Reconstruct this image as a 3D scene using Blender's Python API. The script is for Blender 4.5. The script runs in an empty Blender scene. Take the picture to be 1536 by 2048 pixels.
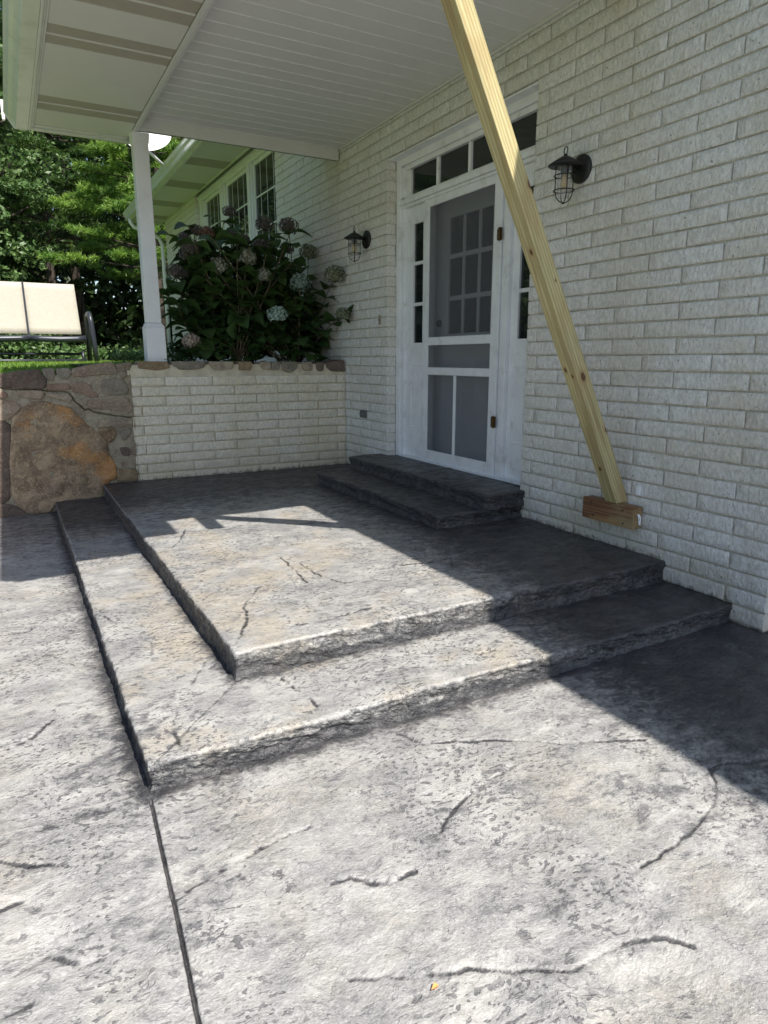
import bpy, bmesh, math, random
import numpy as np
from mathutils import Vector, Matrix

# ------------------------------------------------------------------ camera, sky, sun, exposure
scene = bpy.context.scene
COL = scene.collection
random.seed(7)
PI = math.pi

cam_data = bpy.data.cameras.new('camera')
cam = bpy.data.objects.new('camera', cam_data)
COL.objects.link(cam)
cam_data.sensor_fit = 'HORIZONTAL'
cam_data.sensor_width = 36.0
cam_data.lens = 31.30
cam_data.clip_start = 0.05
cam_data.clip_end = 600
_rt = Vector((0.87475, -0.48457, -0.00106)); _up = Vector((0.10944, 0.19543, 0.97459)); _fw = Vector((0.47205, 0.85264, -0.22399))
cam.matrix_world = Matrix(((_rt.x, _up.x, -_fw.x, -3.5335), (_rt.y, _up.y, -_fw.y, 0.0), (_rt.z, _up.z, -_fw.z, 1.5), (0, 0, 0, 1)))
scene.camera = cam

SUN_DIR = Vector((0.118, -0.68, 1.0)).normalized()      # towards the sun
sun_el = math.asin(SUN_DIR.z)
sun_az = math.atan2(SUN_DIR.x, SUN_DIR.y)
world = bpy.data.worlds.new('World')
scene.world = world
world.use_nodes = True
wn = world.node_tree
bg = wn.nodes['Background']
sky = wn.nodes.new('ShaderNodeTexSky')
sky.sky_type = 'NISHITA'
sky.sun_disc = False
sky.sun_elevation = sun_el
sky.sun_rotation = sun_az
sky.air_density = 1.0
sky.dust_density = 1.2
wn.links.new(sky.outputs['Color'], bg.inputs['Color'])
bg.inputs['Strength'].default_value = 0.09
sun_data = bpy.data.lights.new('sun', 'SUN')
sun_data.energy = 4.2
sun_data.angle = math.radians(0.5)
sun_data.color = (1.0, 0.95, 0.87)
sun = bpy.data.objects.new('sun', sun_data)
COL.objects.link(sun)
sun.rotation_euler = SUN_DIR.to_track_quat('Z', 'Y').to_euler()
scene.view_settings.view_transform = 'Standard'
scene.view_settings.look = 'None'
scene.view_settings.gamma = 1.0
scene.view_settings.use_curve_mapping = False
scene.view_settings.exposure = 1.02
scene.cycles.max_bounces = 8
scene.cycles.diffuse_bounces = 5
scene.cycles.transparent_max_bounces = 16
scene.cycles.sample_clamp_indirect = 6.0

PATIO_CRACKS = [[(-2.041, 1.715), (-2.143, 1.695), (-2.266, 1.665), (-2.373, 1.618), (-2.465, 1.557), (-2.504, 1.513), (-2.524, 1.463)], [(-1.395, 1.349), (-1.453, 1.278), (-1.561, 1.211), (-1.696, 1.171), (-1.824, 1.148), (-1.956, 1.135), (-2.064, 1.136)], [(-2.863, 1.525), (-2.808, 1.52), (-2.754, 1.464), (-2.698, 1.444), (-2.62, 1.445)], [(-2.95, 1.231), (-2.842, 1.17), (-2.733, 1.11), (-2.68, 1.109), (-2.659, 1.085), (-2.561, 1.03), (-2.446, 0.975), (-2.369, 0.965), (-2.307, 0.973), (-2.237, 0.951), (-2.167, 0.93), (-2.124, 0.871)], [(-3.282, 1.673), (-3.217, 1.71), (-3.137, 1.733), (-3.036, 1.759), (-2.931, 1.777), (-2.829, 1.773)], [(-3.714, 2.1), (-3.634, 2.032), (-3.529, 1.962)], [(-3.713, 1.889), (-3.664, 1.895)], [(-3.69, 1.633), (-3.599, 1.664), (-3.534, 1.595), (-3.471, 1.577)], [(-3.701, 1.536), (-3.649, 1.535)], [(-2.305, 2.128), (-2.237, 2.007), (-1.96, 1.881), (-1.767, 1.746), (-1.443, 1.606)], [(-1.482, 1.328), (-1.334, 1.351), (-1.144, 1.282)], [(-3.692, 2.776), (-3.612, 2.812), (-3.514, 2.933)], [(-3.59, 3.575), (-3.493, 3.689), (-3.373, 3.693)], [(-3.675, 4.051), (-3.576, 4.06), (-3.467, 4.186)]]
JOINT = [(-3.256, 2.184), (-3.275, 1.844), (-3.287, 1.617), (-3.308, 1.293)]
JOINT2 = [(-3.714, 2.186), (-3.496, 2.199), (-3.266, 2.19)]
LAND_CRACKS = [[(-2.104, 3.983), (-2.128, 3.658), (-2.159, 3.408)], [(-2.41, 3.479), (-2.58, 3.232), (-2.624, 3.021), (-2.765, 2.763)], [(-2.488, 4.973), (-2.591, 4.675), (-2.673, 4.531)], [(-1.963, 3.299), (-2.034, 3.495), (-2.044, 3.786)], [(-2.022, 2.88), (-2.273, 2.826), (-2.447, 2.85)], [(-1.108, 3.728), (-1.124, 3.461), (-1.292, 3.191)], [(-0.099, 3.637), (-0.28, 3.339), (-0.582, 3.158)], [(-2.396, 6.172), (-2.072, 6.391), (-1.949, 5.798)], [(-1.519, 3.433), (-1.328, 3.386), (-0.975, 3.444)]]
STEP_CRACKS = [[(-2.614, 2.62), (-2.588, 2.449), (-2.554, 2.241)], [(-2.872, 2.936), (-2.987, 2.721), (-3.098, 2.5), (-3.129, 2.372), (-3.128, 2.258)], [(-3.236, 3.951), (-3.187, 3.709)], [(-3.067, 3.27), (-2.957, 3.277), (-2.849, 3.203)], [(-3.158, 3.461), (-3.005, 3.413)], [(-3.044, 4.972), (-2.889, 4.986)], [(-1.755, 2.538), (-1.694, 2.373), (-1.596, 2.383)], [(-0.384, 2.699), (-0.367, 2.49), (-0.585, 2.342)]]
MITRE = [(-2.792, 2.681), (-3.236, 2.213)]
STONES = [('boulder', [(-3.527, 0.949), (-3.41, 1.046), (-3.347, 1.09), (-3.262, 1.097), (-3.156, 1.056), (-3.02, 1.023), (-2.991, 0.965), (-2.893, 0.864), (-2.828, 0.792), (-2.718, 0.687), (-2.72, 0.558), (-2.656, 0.432), (-2.657, 0.31), (-2.785, 0.239), (-2.815, 0.119), (-3.252, 0.103), (-3.277, 0.026), (-3.462, 0.007), (-3.563, 0.097), (-3.605, 0.247), (-3.6, 0.438), (-3.556, 0.765)]), ('dark', [(-3.578, 1.359), (-3.439, 1.38), (-3.265, 1.397), (-3.246, 1.337), (-3.207, 1.309), (-3.241, 1.222), (-3.398, 1.23), (-3.552, 1.238), (-3.596, 1.27)]), ('grey', [(-3.231, 1.401), (-3.129, 1.409), (-3.127, 1.345), (-3.149, 1.289), (-3.206, 1.318)]), ('grey', [(-3.108, 1.404), (-2.987, 1.408), (-2.974, 1.361), (-3.019, 1.306), (-3.095, 1.326)]), ('pink', [(-2.958, 1.399), (-2.823, 1.435), (-2.604, 1.462), (-2.573, 1.395), (-2.558, 1.357), (-2.687, 1.349), (-2.867, 1.337), (-2.951, 1.338)]), ('grey', [(-2.569, 1.443), (-2.409, 1.466), (-2.433, 1.404), (-2.491, 1.38), (-2.554, 1.405)]), ('tan', [(-2.531, 1.368), (-2.465, 1.373), (-2.478, 1.317), (-2.532, 1.318)]), ('grey', [(-2.692, 1.291), (-2.525, 1.308), (-2.476, 1.22), (-2.472, 1.161), (-2.595, 1.14), (-2.695, 1.152), (-2.716, 1.225)]), ('red', [(-2.962, 1.267), (-2.856, 1.266), (-2.806, 1.227), (-2.813, 1.198), (-2.75, 1.153), (-2.762, 1.12), (-2.842, 1.132), (-2.891, 1.171), (-2.979, 1.183)]), ('red', [(-3.203, 1.258), (-3.014, 1.268), (-2.993, 1.212), (-3.073, 1.199), (-3.208, 1.212)]), ('pink', [(-2.845, 1.094), (-2.495, 1.112), (-2.444, 1.042), (-2.46, 0.963), (-2.635, 0.999), (-2.771, 1.014), (-2.833, 1.026)]), ('tan', [(-3.229, 1.171), (-3.033, 1.165), (-2.993, 1.122), (-3.005, 1.089), (-3.148, 1.131)]), ('pink', [(-3.458, 1.204), (-3.251, 1.204), (-3.234, 1.171), (-3.268, 1.125), (-3.4, 1.138), (-3.455, 1.158)]), ('red', [(-3.604, 1.198), (-3.556, 1.197), (-3.545, 1.151), (-3.611, 1.135)]), ('tan', [(-2.801, 0.889), (-2.707, 0.914), (-2.569, 0.898), (-2.457, 0.878), (-2.455, 0.843), (-2.621, 0.831), (-2.788, 0.829)]), ('grey', [(-2.623, 0.811), (-2.481, 0.814), (-2.476, 0.764), (-2.55, 0.677), (-2.581, 0.759)]), ('dark', [(-2.593, 0.61), (-2.508, 0.604), (-2.505, 0.523), (-2.581, 0.528)]), ('tan', [(-2.596, 0.468), (-2.453, 0.447), (-2.468, 0.386), (-2.582, 0.406)]), ('tan', [(-2.483, 0.673), (-2.433, 0.64), (-2.443, 0.518), (-2.489, 0.542)]), ('ochre', [(-2.789, 0.815), (-2.637, 0.817), (-2.61, 0.751), (-2.682, 0.665), (-2.743, 0.719)]), ('pink', [(-3.613, 1.117), (-3.517, 1.114), (-3.442, 1.057), (-3.534, 0.959), (-3.635, 0.926)]), ('dark', [(-3.731, 0.922), (-3.636, 0.917), (-3.562, 0.858), (-3.639, 0.202), (-3.723, 0.153), (-3.819, 0.163)]), ('dark', [(-3.885, 0.151), (-3.724, 0.143), (-3.604, 0.102), (-3.488, 0.0), (-3.527, -0.045), (-3.903, -0.0)]), ('ochre', [(-2.636, 0.39), (-2.45, 0.364), (-2.454, 0.261), (-2.646, 0.268)])]
CAPS = [('ochre', [(-2.34, 1.471), (-2.058, 1.468), (-2.055, 1.407), (-2.184, 1.385), (-2.345, 1.409)]), ('grey', [(-2.013, 1.47), (-1.67, 1.469), (-1.681, 1.42), (-1.77, 1.392), (-1.926, 1.39), (-2.0, 1.437)]), ('tan', [(-1.622, 1.469), (-1.37, 1.468), (-1.382, 1.394), (-1.563, 1.384), (-1.609, 1.427)]), ('ochre', [(-1.32, 1.465), (-1.152, 1.465), (-1.173, 1.381), (-1.308, 1.382), (-1.289, 1.425)]), ('tan', [(-1.057, 1.464), (-0.939, 1.464), (-0.943, 1.374), (-1.043, 1.399)]), ('grey', [(-0.927, 1.46), (-0.834, 1.46), (-0.833, 1.381), (-0.925, 1.377)]), ('grey', [(-0.803, 1.463), (-0.623, 1.463), (-0.631, 1.388), (-0.7, 1.347), (-0.789, 1.364)]), ('tan', [(-0.568, 1.454), (-0.433, 1.459), (-0.436, 1.369), (-0.543, 1.37)]), ('dark', [(-0.383, 1.459), (-0.288, 1.458), (-0.3, 1.363), (-0.376, 1.364)]), ('dark', [(-0.26, 1.453), (-0.047, 1.482), (-0.026, 1.353), (-0.195, 1.362), (-0.257, 1.402)])]
WALLCRACK = [(-3.646, 1.253), (-3.561, 1.224), (-3.4, 1.217), (-3.251, 1.206), (-3.142, 1.192), (-3.022, 1.184), (-2.978, 1.098), (-2.922, 1.039), (-2.881, 0.999), (-2.853, 1.012), (-2.81, 0.982), (-2.703, 0.958), (-2.594, 0.929), (-2.44, 0.912), (-2.441, 0.842), (-2.442, 0.772), (-2.435, 0.671), (-2.427, 0.589), (-2.441, 0.477), (-2.443, 0.27)]
HEADS = [((-0.994, 8.4, 3.212), 0.077, 'd'), ((-1.481, 8.1, 2.916), 0.076, 'd'), ((-1.645, 8.0, 2.797), 0.082, 'd'), ((-1.602, 7.9, 2.703), 0.103, 'd'), ((-1.389, 8.0, 2.873), 0.09, 'b'), ((-1.602, 8.1, 2.658), 0.091, 'd'), ((-1.793, 7.9, 2.44), 0.088, 'd'), ((-1.685, 8.0, 2.429), 0.067, 'd'), ((-0.593, 8.3, 3.089), 0.105, 'd'), ((-0.362, 8.1, 3.055), 0.116, 'd'), ((-0.349, 8.2, 2.819), 0.085, 'd'), ((-0.11, 8.1, 2.777), 0.109, 'g'), ((-1.025, 7.7, 2.612), 0.108, 'c'), ((-1.356, 7.7, 2.5), 0.094, 'c'), ((-0.855, 7.65, 2.425), 0.088, 'c'), ((-0.419, 7.65, 2.36), 0.115, 'b2'), ((0.099, 7.8, 2.492), 0.117, 'g'), ((-0.767, 7.5, 1.99), 0.109, 'l'), ((0.137, 7.65, 2.032), 0.081, 'g'), ((-1.755, 7.5, 1.685), 0.095, 'p'), ((-0.775, 8.0, 2.791), 0.097, 'd'), ((-1.045, 8.2, 2.902), 0.082, 'd'), ((-0.902, 8.2, 2.869), 0.082, 'd'), ((-1.845, 7.9, 2.115), 0.053, 'd')]
LEAFPOS = (-2.785, 1.097, 0.0)
FAR_TREES = [(-2.953, 22.0, 4.422), (-2.079, 22.0, 4.484), (-1.033, 22.0, 4.559), (-0.074, 22.0, 4.627), (-2.625, 22.0, 10.496), (1.28, 22.0, 7.498), (-2.376, 22.0, 6.388)]
MISC = [(-3.266, 8.0, 3.921), (-3.256, 8.0, 3.749)]

# ------------------------------------------------------------------ helpers
def tag(o, label=None, cat=None, group=None, kind=None):
    if label: o['label'] = label
    if cat: o['category'] = cat
    if group: o['group'] = group
    if kind: o['kind'] = kind
    return o

def empty(name, loc=(0, 0, 0), label=None, cat=None, group=None):
    o = bpy.data.objects.new(name, None)
    COL.objects.link(o)
    o.location = loc
    o.empty_display_size = 0.1
    return tag(o, label, cat, group)

def link(name, me, parent=None, loc=None):
    o = bpy.data.objects.new(name, me)
    COL.objects.link(o)
    if parent is not None: o.parent = parent
    if loc is not None: o.location = loc
    return o

def make_mesh(name, verts, faces, mat=None, smooth=False):
    me = bpy.data.meshes.new(name)
    me.from_pydata([tuple(v) for v in verts], [], [tuple(f) for f in faces])
    if smooth: me.polygons.foreach_set('use_smooth', [True] * len(me.polygons))
    if mat: me.materials.append(mat)
    me.update()
    return me

def fast_mesh(name, verts, faces, mat=None, smooth=False):
    """verts (n,3) float array, faces (m,k) int array with constant k"""
    verts = np.asarray(verts, np.float32); faces = np.asarray(faces, np.int32)
    k = faces.shape[1]
    me = bpy.data.meshes.new(name)
    me.vertices.add(len(verts)); me.vertices.foreach_set('co', verts.ravel())
    me.loops.add(faces.size); me.loops.foreach_set('vertex_index', faces.ravel())
    me.polygons.add(len(faces))
    me.polygons.foreach_set('loop_start', np.arange(0, faces.size, k, dtype=np.int32))
    me.update(calc_edges=True)
    me.polygons.foreach_set('use_smooth', np.full(len(faces), bool(smooth)))
    if mat: me.materials.append(mat)
    me.validate()
    me.update()
    return me

class MB:
    """collects boxes, prisms and tubes into one mesh"""
    def __init__(s): s.v = []; s.f = []; s.sm = []
    def add(s, v, f, smooth=False):
        n = len(s.v); s.v += [tuple(p) for p in v]; s.f += [tuple(i + n for i in q) for q in f]; s.sm += [smooth] * len(f)
        return s
    def box(s, a, b):
        x0, x1 = sorted((a[0], b[0])); y0, y1 = sorted((a[1], b[1])); z0, z1 = sorted((a[2], b[2]))
        return s.add([(x0, y0, z0), (x1, y0, z0), (x1, y1, z0), (x0, y1, z0), (x0, y0, z1), (x1, y0, z1), (x1, y1, z1), (x0, y1, z1)],
                     [(3, 2, 1, 0), (4, 5, 6, 7), (0, 1, 5, 4), (1, 2, 6, 5), (2, 3, 7, 6), (3, 0, 4, 7)])
    def extrude(s, prof, axis, a, b):
        """closed 2-D profile swept along an axis: axis 'y' -> prof is (x,z)"""
        n = len(prof)
        def P(p, t):
            return (p[0], t, p[1]) if axis == 'y' else ((t, p[0], p[1]) if axis == 'x' else (p[0], p[1], t))
        v = [P(p, a) for p in prof] + [P(p, b) for p in prof]
        f = [(i, (i + 1) % n, n + (i + 1) % n, n + i) for i in range(n)] + [tuple(range(n - 1, -1, -1)), tuple(range(n, 2 * n))]
        return s.add(v, f)
    def tube(s, pts, r, n=8, closed=False, r2=None, flat=1.0):
        pts = [Vector(p) for p in pts]; m = len(pts); v = []; prev = None
        for i, p in enumerate(pts):
            if closed: t = (pts[(i + 1) % m] - pts[i - 1])
            else: t = pts[min(i + 1, m - 1)] - pts[max(i - 1, 0)]
            t.normalize()
            if prev is None:
                ref = Vector((0, 0, 1)) if abs(t.z) < 0.9 else Vector((1, 0, 0))
                u = t.cross(ref).normalized()
            else:
                u = (prev - t * prev.dot(t)).normalized()
            prev = u; w = t.cross(u)
            rr = r if r2 is None else r + (r2 - r) * i / (m - 1)
            for k in range(n):
                a = 2 * PI * k / n
                v.append(p + u * math.cos(a) * rr + w * math.sin(a) * rr * flat)
        f = []
        for i in range(m if closed else m - 1):
            j = (i + 1) % m
            for k in range(n): f.append((i * n + k, i * n + (k + 1) % n, j * n + (k + 1) % n, j * n + k))
        if not closed: f += [tuple(range(n - 1, -1, -1)), tuple(range((m - 1) * n, m * n))]
        return s.add(v, f, True)
    def lathe(s, prof, c=(0, 0, 0), axis='z', n=24):
        """prof list of (radius, height)"""
        v = []
        for r, h in prof:
            for k in range(n):
                a = 2 * PI * k / n; p = (r * math.cos(a), r * math.sin(a), h)
                if axis == 'x': p = (p[2], p[0], p[1])
                v.append((p[0] + c[0], p[1] + c[1], p[2] + c[2]))
        f = []
        for i in range(len(prof) - 1):
            for k in range(n): f.append((i * n + k, i * n + (k + 1) % n, (i + 1) * n + (k + 1) % n, (i + 1) * n + k))
        if prof[0][0] > 1e-4: f.append(tuple(range(n - 1, -1, -1)))
        if prof[-1][0] > 1e-4: f.append(tuple(range((len(prof) - 1) * n, len(prof) * n)))
        return s.add(v, f, True)
    def obj(s, name, mat, parent=None, bevel=0.0, loc=None, seg=2):
        me = bpy.data.meshes.new(name); me.from_pydata(s.v, [], s.f)
        me.polygons.foreach_set('use_smooth', s.sm)
        me.materials.append(mat); me.update()
        o = link(name, me, parent, loc)
        if bevel:
            b = o.modifiers.new('bevel', 'BEVEL'); b.width = bevel; b.segments = seg; b.limit_method = 'ANGLE'; b.angle_limit = math.radians(35)
        return o

def box(name, a, b, mat, parent=None, bevel=0.0):
    return MB().box(a, b).obj(name, mat, parent, bevel)

# value noise -------------------------------------------------------
def _h(ix, iy, seed):
    n = (ix.astype(np.int64) * 374761393 + iy.astype(np.int64) * 668265263 + seed * 982451653) & 0x7fffffff
    n = ((n ^ (n >> 13)) * 1274126177) & 0x7fffffff
    return ((n ^ (n >> 16)) & 0xffff) / 65535.0
def vnoise(x, y, seed=0):
    x = np.asarray(x, float); y = np.asarray(y, float)
    ix = np.floor(x); iy = np.floor(y); fx = x - ix; fy = y - iy
    fx = fx * fx * (3 - 2 * fx); fy = fy * fy * (3 - 2 * fy)
    a = _h(ix, iy, seed); b = _h(ix + 1, iy, seed); c = _h(ix, iy + 1, seed); d = _h(ix + 1, iy + 1, seed)
    return (a + (b - a) * fx) * (1 - fy) + (c + (d - c) * fx) * fy
def fbm(x, y, seed=0, octs=4, gain=0.5):
    s = 0.0; a = 1.0; t = 0.0
    for o in range(octs):
        s = s + a * vnoise(x * 2 ** o + 17.3 * o, y * 2 ** o - 9.1 * o, seed + o); t += a; a *= gain
    return s / t
def seg_dist(X, Y, pts):
    """distance to a polyline and the signed side"""
    D = np.full(X.shape, 1e9); S = np.zeros(X.shape)
    for (x0, y0), (x1, y1) in zip(pts[:-1], pts[1:]):
        dx, dy = x1 - x0, y1 - y0; L = dx * dx + dy * dy + 1e-12
        t = np.clip(((X - x0) * dx + (Y - y0) * dy) / L, 0, 1)
        ex = X - (x0 + t * dx); ey = Y - (y0 + t * dy); d = np.hypot(ex, ey)
        m = d < D; D = np.where(m, d, D); S = np.where(m, np.sign(dx * ey - dy * ex), S)
    return D, S

# ------------------------------------------------------------------ levels
Z1, Z2, Z3, Z4 = 0.114, 0.247, 0.353, 0.473        # lower step, landing, first and second door step
XS1, YS1 = -3.244, 2.219
XS2, YS2 = -2.786, 2.693
YR = 7.325                                          # face of the retaining wall
X3, YA3, YB3 = -0.826, 4.07, 6.30
X4, YA4, YB4 = -0.392, 4.05, 6.43

# ------------------------------------------------------------------ materials
def new_mat(name):
    m = bpy.data.materials.new(name); m.use_nodes = True
    nt = m.node_tree; b = nt.nodes['Principled BSDF']
    return m, nt, b
class N:
    """tiny node helper"""
    def __init__(s, nt): s.nt = nt
    def pos(s): return s.nt.nodes.new('ShaderNodeNewGeometry').outputs['Position']
    def objc(s): return s.nt.nodes.new('ShaderNodeTexCoord').outputs['Object']
    def map(s, v, sc=(1, 1, 1), rot=(0, 0, 0), loc=(0, 0, 0)):
        n = s.nt.nodes.new('ShaderNodeMapping'); s.nt.links.new(v, n.inputs['Vector'])
        n.inputs['Scale'].default_value = sc; n.inputs['Rotation'].default_value = rot; n.inputs['Location'].default_value = loc
        return n.outputs[0]
    def noise(s, v, scale, detail=4, rough=0.55, dist=0.0):
        n = s.nt.nodes.new('ShaderNodeTexNoise'); s.nt.links.new(v, n.inputs['Vector'])
        n.inputs['Scale'].default_value = scale; n.inputs['Detail'].default_value = detail
        n.inputs['Roughness'].default_value = rough; n.inputs['Distortion'].default_value = dist
        return n.outputs['Fac']
    def voro(s, v, scale, feature='F1', rnd=1.0):
        n = s.nt.nodes.new('ShaderNodeTexVoronoi'); s.nt.links.new(v, n.inputs['Vector'])
        n.feature = feature; n.inputs['Scale'].default_value = scale; n.inputs['Randomness'].default_value = rnd
        return n.outputs['Distance']
    def ramp(s, v, a, b, lo=0.0, hi=1.0, smooth=True):
        n = s.nt.nodes.new('ShaderNodeMapRange'); s.nt.links.new(v, n.inputs['Value'])
        n.interpolation_type = 'SMOOTHSTEP' if smooth else 'LINEAR'
        n.inputs['From Min'].default_value = a; n.inputs['From Max'].default_value = b
        n.inputs['To Min'].default_value = lo; n.inputs['To Max'].default_value = hi
        return n.outputs['Result']
    def math(s, op, a, b=None, c=None, clamp=False):
        n = s.nt.nodes.new('ShaderNodeMath'); n.operation = op; n.use_clamp = clamp
        for i, q in enumerate((a, b, c)):
            if q is None: continue
            if hasattr(q, 'is_output'): s.nt.links.new(q, n.inputs[i])
            else: n.inputs[i].default_value = q
        return n.outputs[0]
    def mix(s, f, a, b, mode='MIX'):
        n = s.nt.nodes.new('ShaderNodeMix'); n.data_type = 'RGBA'; n.blend_type = mode
        for i, q in ((0, f), (6, a), (7, b)):
            if hasattr(q, 'is_output'): s.nt.links.new(q, n.inputs[i])
            elif i == 0: n.inputs[0].default_value = q
            else: n.inputs[i].default_value = (*q, 1)
        return n.outputs[2]
    def bump(s, h, strength, dist, nrm=None):
        n = s.nt.nodes.new('ShaderNodeBump'); s.nt.links.new(h, n.inputs['Height'])
        n.inputs['Strength'].default_value = strength; n.inputs['Distance'].default_value = dist
        if nrm is not None: s.nt.links.new(nrm, n.inputs['Normal'])
        return n.outputs[0]
    def attr(s, name):
        n = s.nt.nodes.new('ShaderNodeAttribute'); n.attribute_name = name; return n.outputs['Fac']
    def rnd(s): return s.nt.nodes.new('ShaderNodeObjectInfo').outputs['Random']
    def to(s, v, sock): s.nt.links.new(v, sock)

def simple(name, col, rough=0.5, metal=0.0, var=0.0, scale=6.0, bump=0.0, bscale=60.0, dirt=None, dirt_amt=0.0, dscale=3.0, spec=0.5):
    m, nt, b = new_mat(name); n = N(nt); p = n.pos()
    b.inputs['Roughness'].default_value = rough; b.inputs['Metallic'].default_value = metal
    b.inputs['Specular IOR Level'].default_value = spec
    c = n.mix(n.ramp(n.noise(p, scale, 4), 0.3, 0.7), tuple(q * (1 - var) for q in col), tuple(min(1, q * (1 + var)) for q in col))
    if dirt: c = n.mix(n.ramp(n.noise(p, dscale, 6, 0.65), 0.5, 0.75, 0, dirt_amt), c, dirt)
    n.to(c, b.inputs['Base Color'])
    if bump: n.to(n.bump(n.noise(p, bscale, 4, 0.6), bump, 0.01), b.inputs['Normal'])
    return m

def concrete_mat(name):
    m, nt, b = new_mat(name); n = N(nt); p = n.pos()
    st = n.attr('stain_shade')
    warp = nt.nodes.new('ShaderNodeVectorMath'); warp.operation = 'ADD'
    wn_ = nt.nodes.new('ShaderNodeTexNoise'); wn_.inputs['Scale'].default_value = 3.5; wn_.inputs['Detail'].default_value = 3
    nt.links.new(p, wn_.inputs['Vector'])
    sc = nt.nodes.new('ShaderNodeVectorMath'); sc.operation = 'SCALE'; sc.inputs['Scale'].default_value = 0.10
    nt.links.new(wn_.outputs['Color'], sc.inputs[0]); nt.links.new(p, warp.inputs[0]); nt.links.new(sc.outputs[0], warp.inputs[1])
    q = n.map(warp.outputs[0], (1.0, 1.5, 1.0), (0, 0, 0.25))
    big = n.noise(p, 1.3, 5, 0.6)
    cloud = n.noise(q, 4.2, 8, 0.70)
    mid = n.noise(q, 12.0, 6, 0.66)
    fine = n.noise(q, 38.0, 5, 0.66)
    grain = n.noise(p, 190.0, 3, 0.7)
    pits = n.noise(q, 44.0, 2, 0.5)
    pmask = n.noise(p, 1.9, 4, 0.6)
    ridge = n.math('ABSOLUTE', n.math('SUBTRACT', n.noise(q, 6.5, 4, 0.55), 0.5))      # thin chiselled veins
    sz_ = nt.nodes.new('ShaderNodeSeparateXYZ'); n.to(p, sz_.inputs[0]); zsep = sz_.outputs['Z']
    c = n.mix(n.ramp(cloud, 0.34, 0.66), (0.215, 0.212, 0.210), (0.375, 0.368, 0.352))
    c = n.mix(n.math('MULTIPLY', n.ramp(n.noise(p, 2.2, 5, 0.65), 0.46, 0.66), n.ramp(zsep, 0.06, 0.10, 0.26, 0.62)), c, (0.350, 0.295, 0.215))
    c = n.mix(n.ramp(mid, 0.50, 0.68, 0, 0.42), c, (0.135, 0.135, 0.142))
    c = n.mix(n.ramp(n.math('ADD', fine, n.math('MULTIPLY', n.math('SUBTRACT', cloud, 0.5), -0.5)), 0.56, 0.68, 0, 0.50), c, (0.085, 0.085, 0.092))
    spk = n.noise(q, 95.0, 4, 0.7)
    c = n.mix(n.ramp(spk, 0.44, 0.66, 0, 0.26), c, (0.11, 0.11, 0.115))
    c = n.mix(n.ramp(spk, 0.46, 0.34, 0, 0.40), c, (0.46, 0.455, 0.45))
    vein = n.math('MULTIPLY', n.ramp(ridge, 0.003, 0.016, 1, 0), n.ramp(mid, 0.46, 0.60))
    c = n.mix(n.math('MULTIPLY', vein, 0.5), c, (0.10, 0.10, 0.11))
    pf = n.math('MULTIPLY', n.ramp(pits, 0.572, 0.605), n.ramp(pmask, 0.44, 0.56))
    p2 = n.math('MULTIPLY', n.ramp(n.noise(q, 21.0, 3, 0.55), 0.605, 0.64), n.ramp(n.noise(p, 2.7, 4, 0.6), 0.45, 0.60))
    pf = n.math('MAXIMUM', pf, p2)
    c = n.mix(n.math('MULTIPLY', pf, 0.74), c, (0.040, 0.040, 0.046))
    dk = n.math('ADD', n.math('MULTIPLY', n.math('SUBTRACT', big, 0.5), 1.5), n.math('MULTIPLY', n.math('SUBTRACT', mid, 0.5), 1.5))
    c = n.mix(n.ramp(dk, 0.14, 0.46, 0, 0.70), c, (0.062, 0.062, 0.068))
    # stain held in grooves and against the risers, plus painted shade by the house and porch
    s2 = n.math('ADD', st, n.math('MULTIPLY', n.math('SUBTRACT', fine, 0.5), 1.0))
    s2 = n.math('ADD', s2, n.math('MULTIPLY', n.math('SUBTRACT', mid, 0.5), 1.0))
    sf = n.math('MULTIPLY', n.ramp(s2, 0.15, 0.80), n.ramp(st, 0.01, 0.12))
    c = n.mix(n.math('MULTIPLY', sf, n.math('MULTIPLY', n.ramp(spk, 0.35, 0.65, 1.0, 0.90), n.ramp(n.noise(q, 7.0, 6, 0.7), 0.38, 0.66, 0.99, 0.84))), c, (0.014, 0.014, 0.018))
    c = n.mix(n.math('MULTIPLY', n.ramp(grain, 0.40, 0.72, 0, 0.22), n.ramp(st, 0.3, 0.9, 1, 0.25)), c, (0.50, 0.50, 0.50))
    n.to(c, b.inputs['Base Color'])
    n.to(n.ramp(mid, 0.3, 0.7, 0.30, 0.52), b.inputs['Roughness'])
    b.inputs['Specular IOR Level'].default_value = 0.5
    hgt = n.math('SUBTRACT', mid, n.math('MULTIPLY', vein, 0.25))
    h1 = n.bump(hgt, 0.5, 0.018)
    h2 = n.bump(n.math('SUBTRACT', fine, n.math('MULTIPLY', pf, 0.7)), 0.45, 0.009, h1)
    n.to(n.bump(grain, 0.45, 0.003, n.bump(spk, 0.5, 0.006, h2)), b.inputs['Normal'])
    return m

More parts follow.
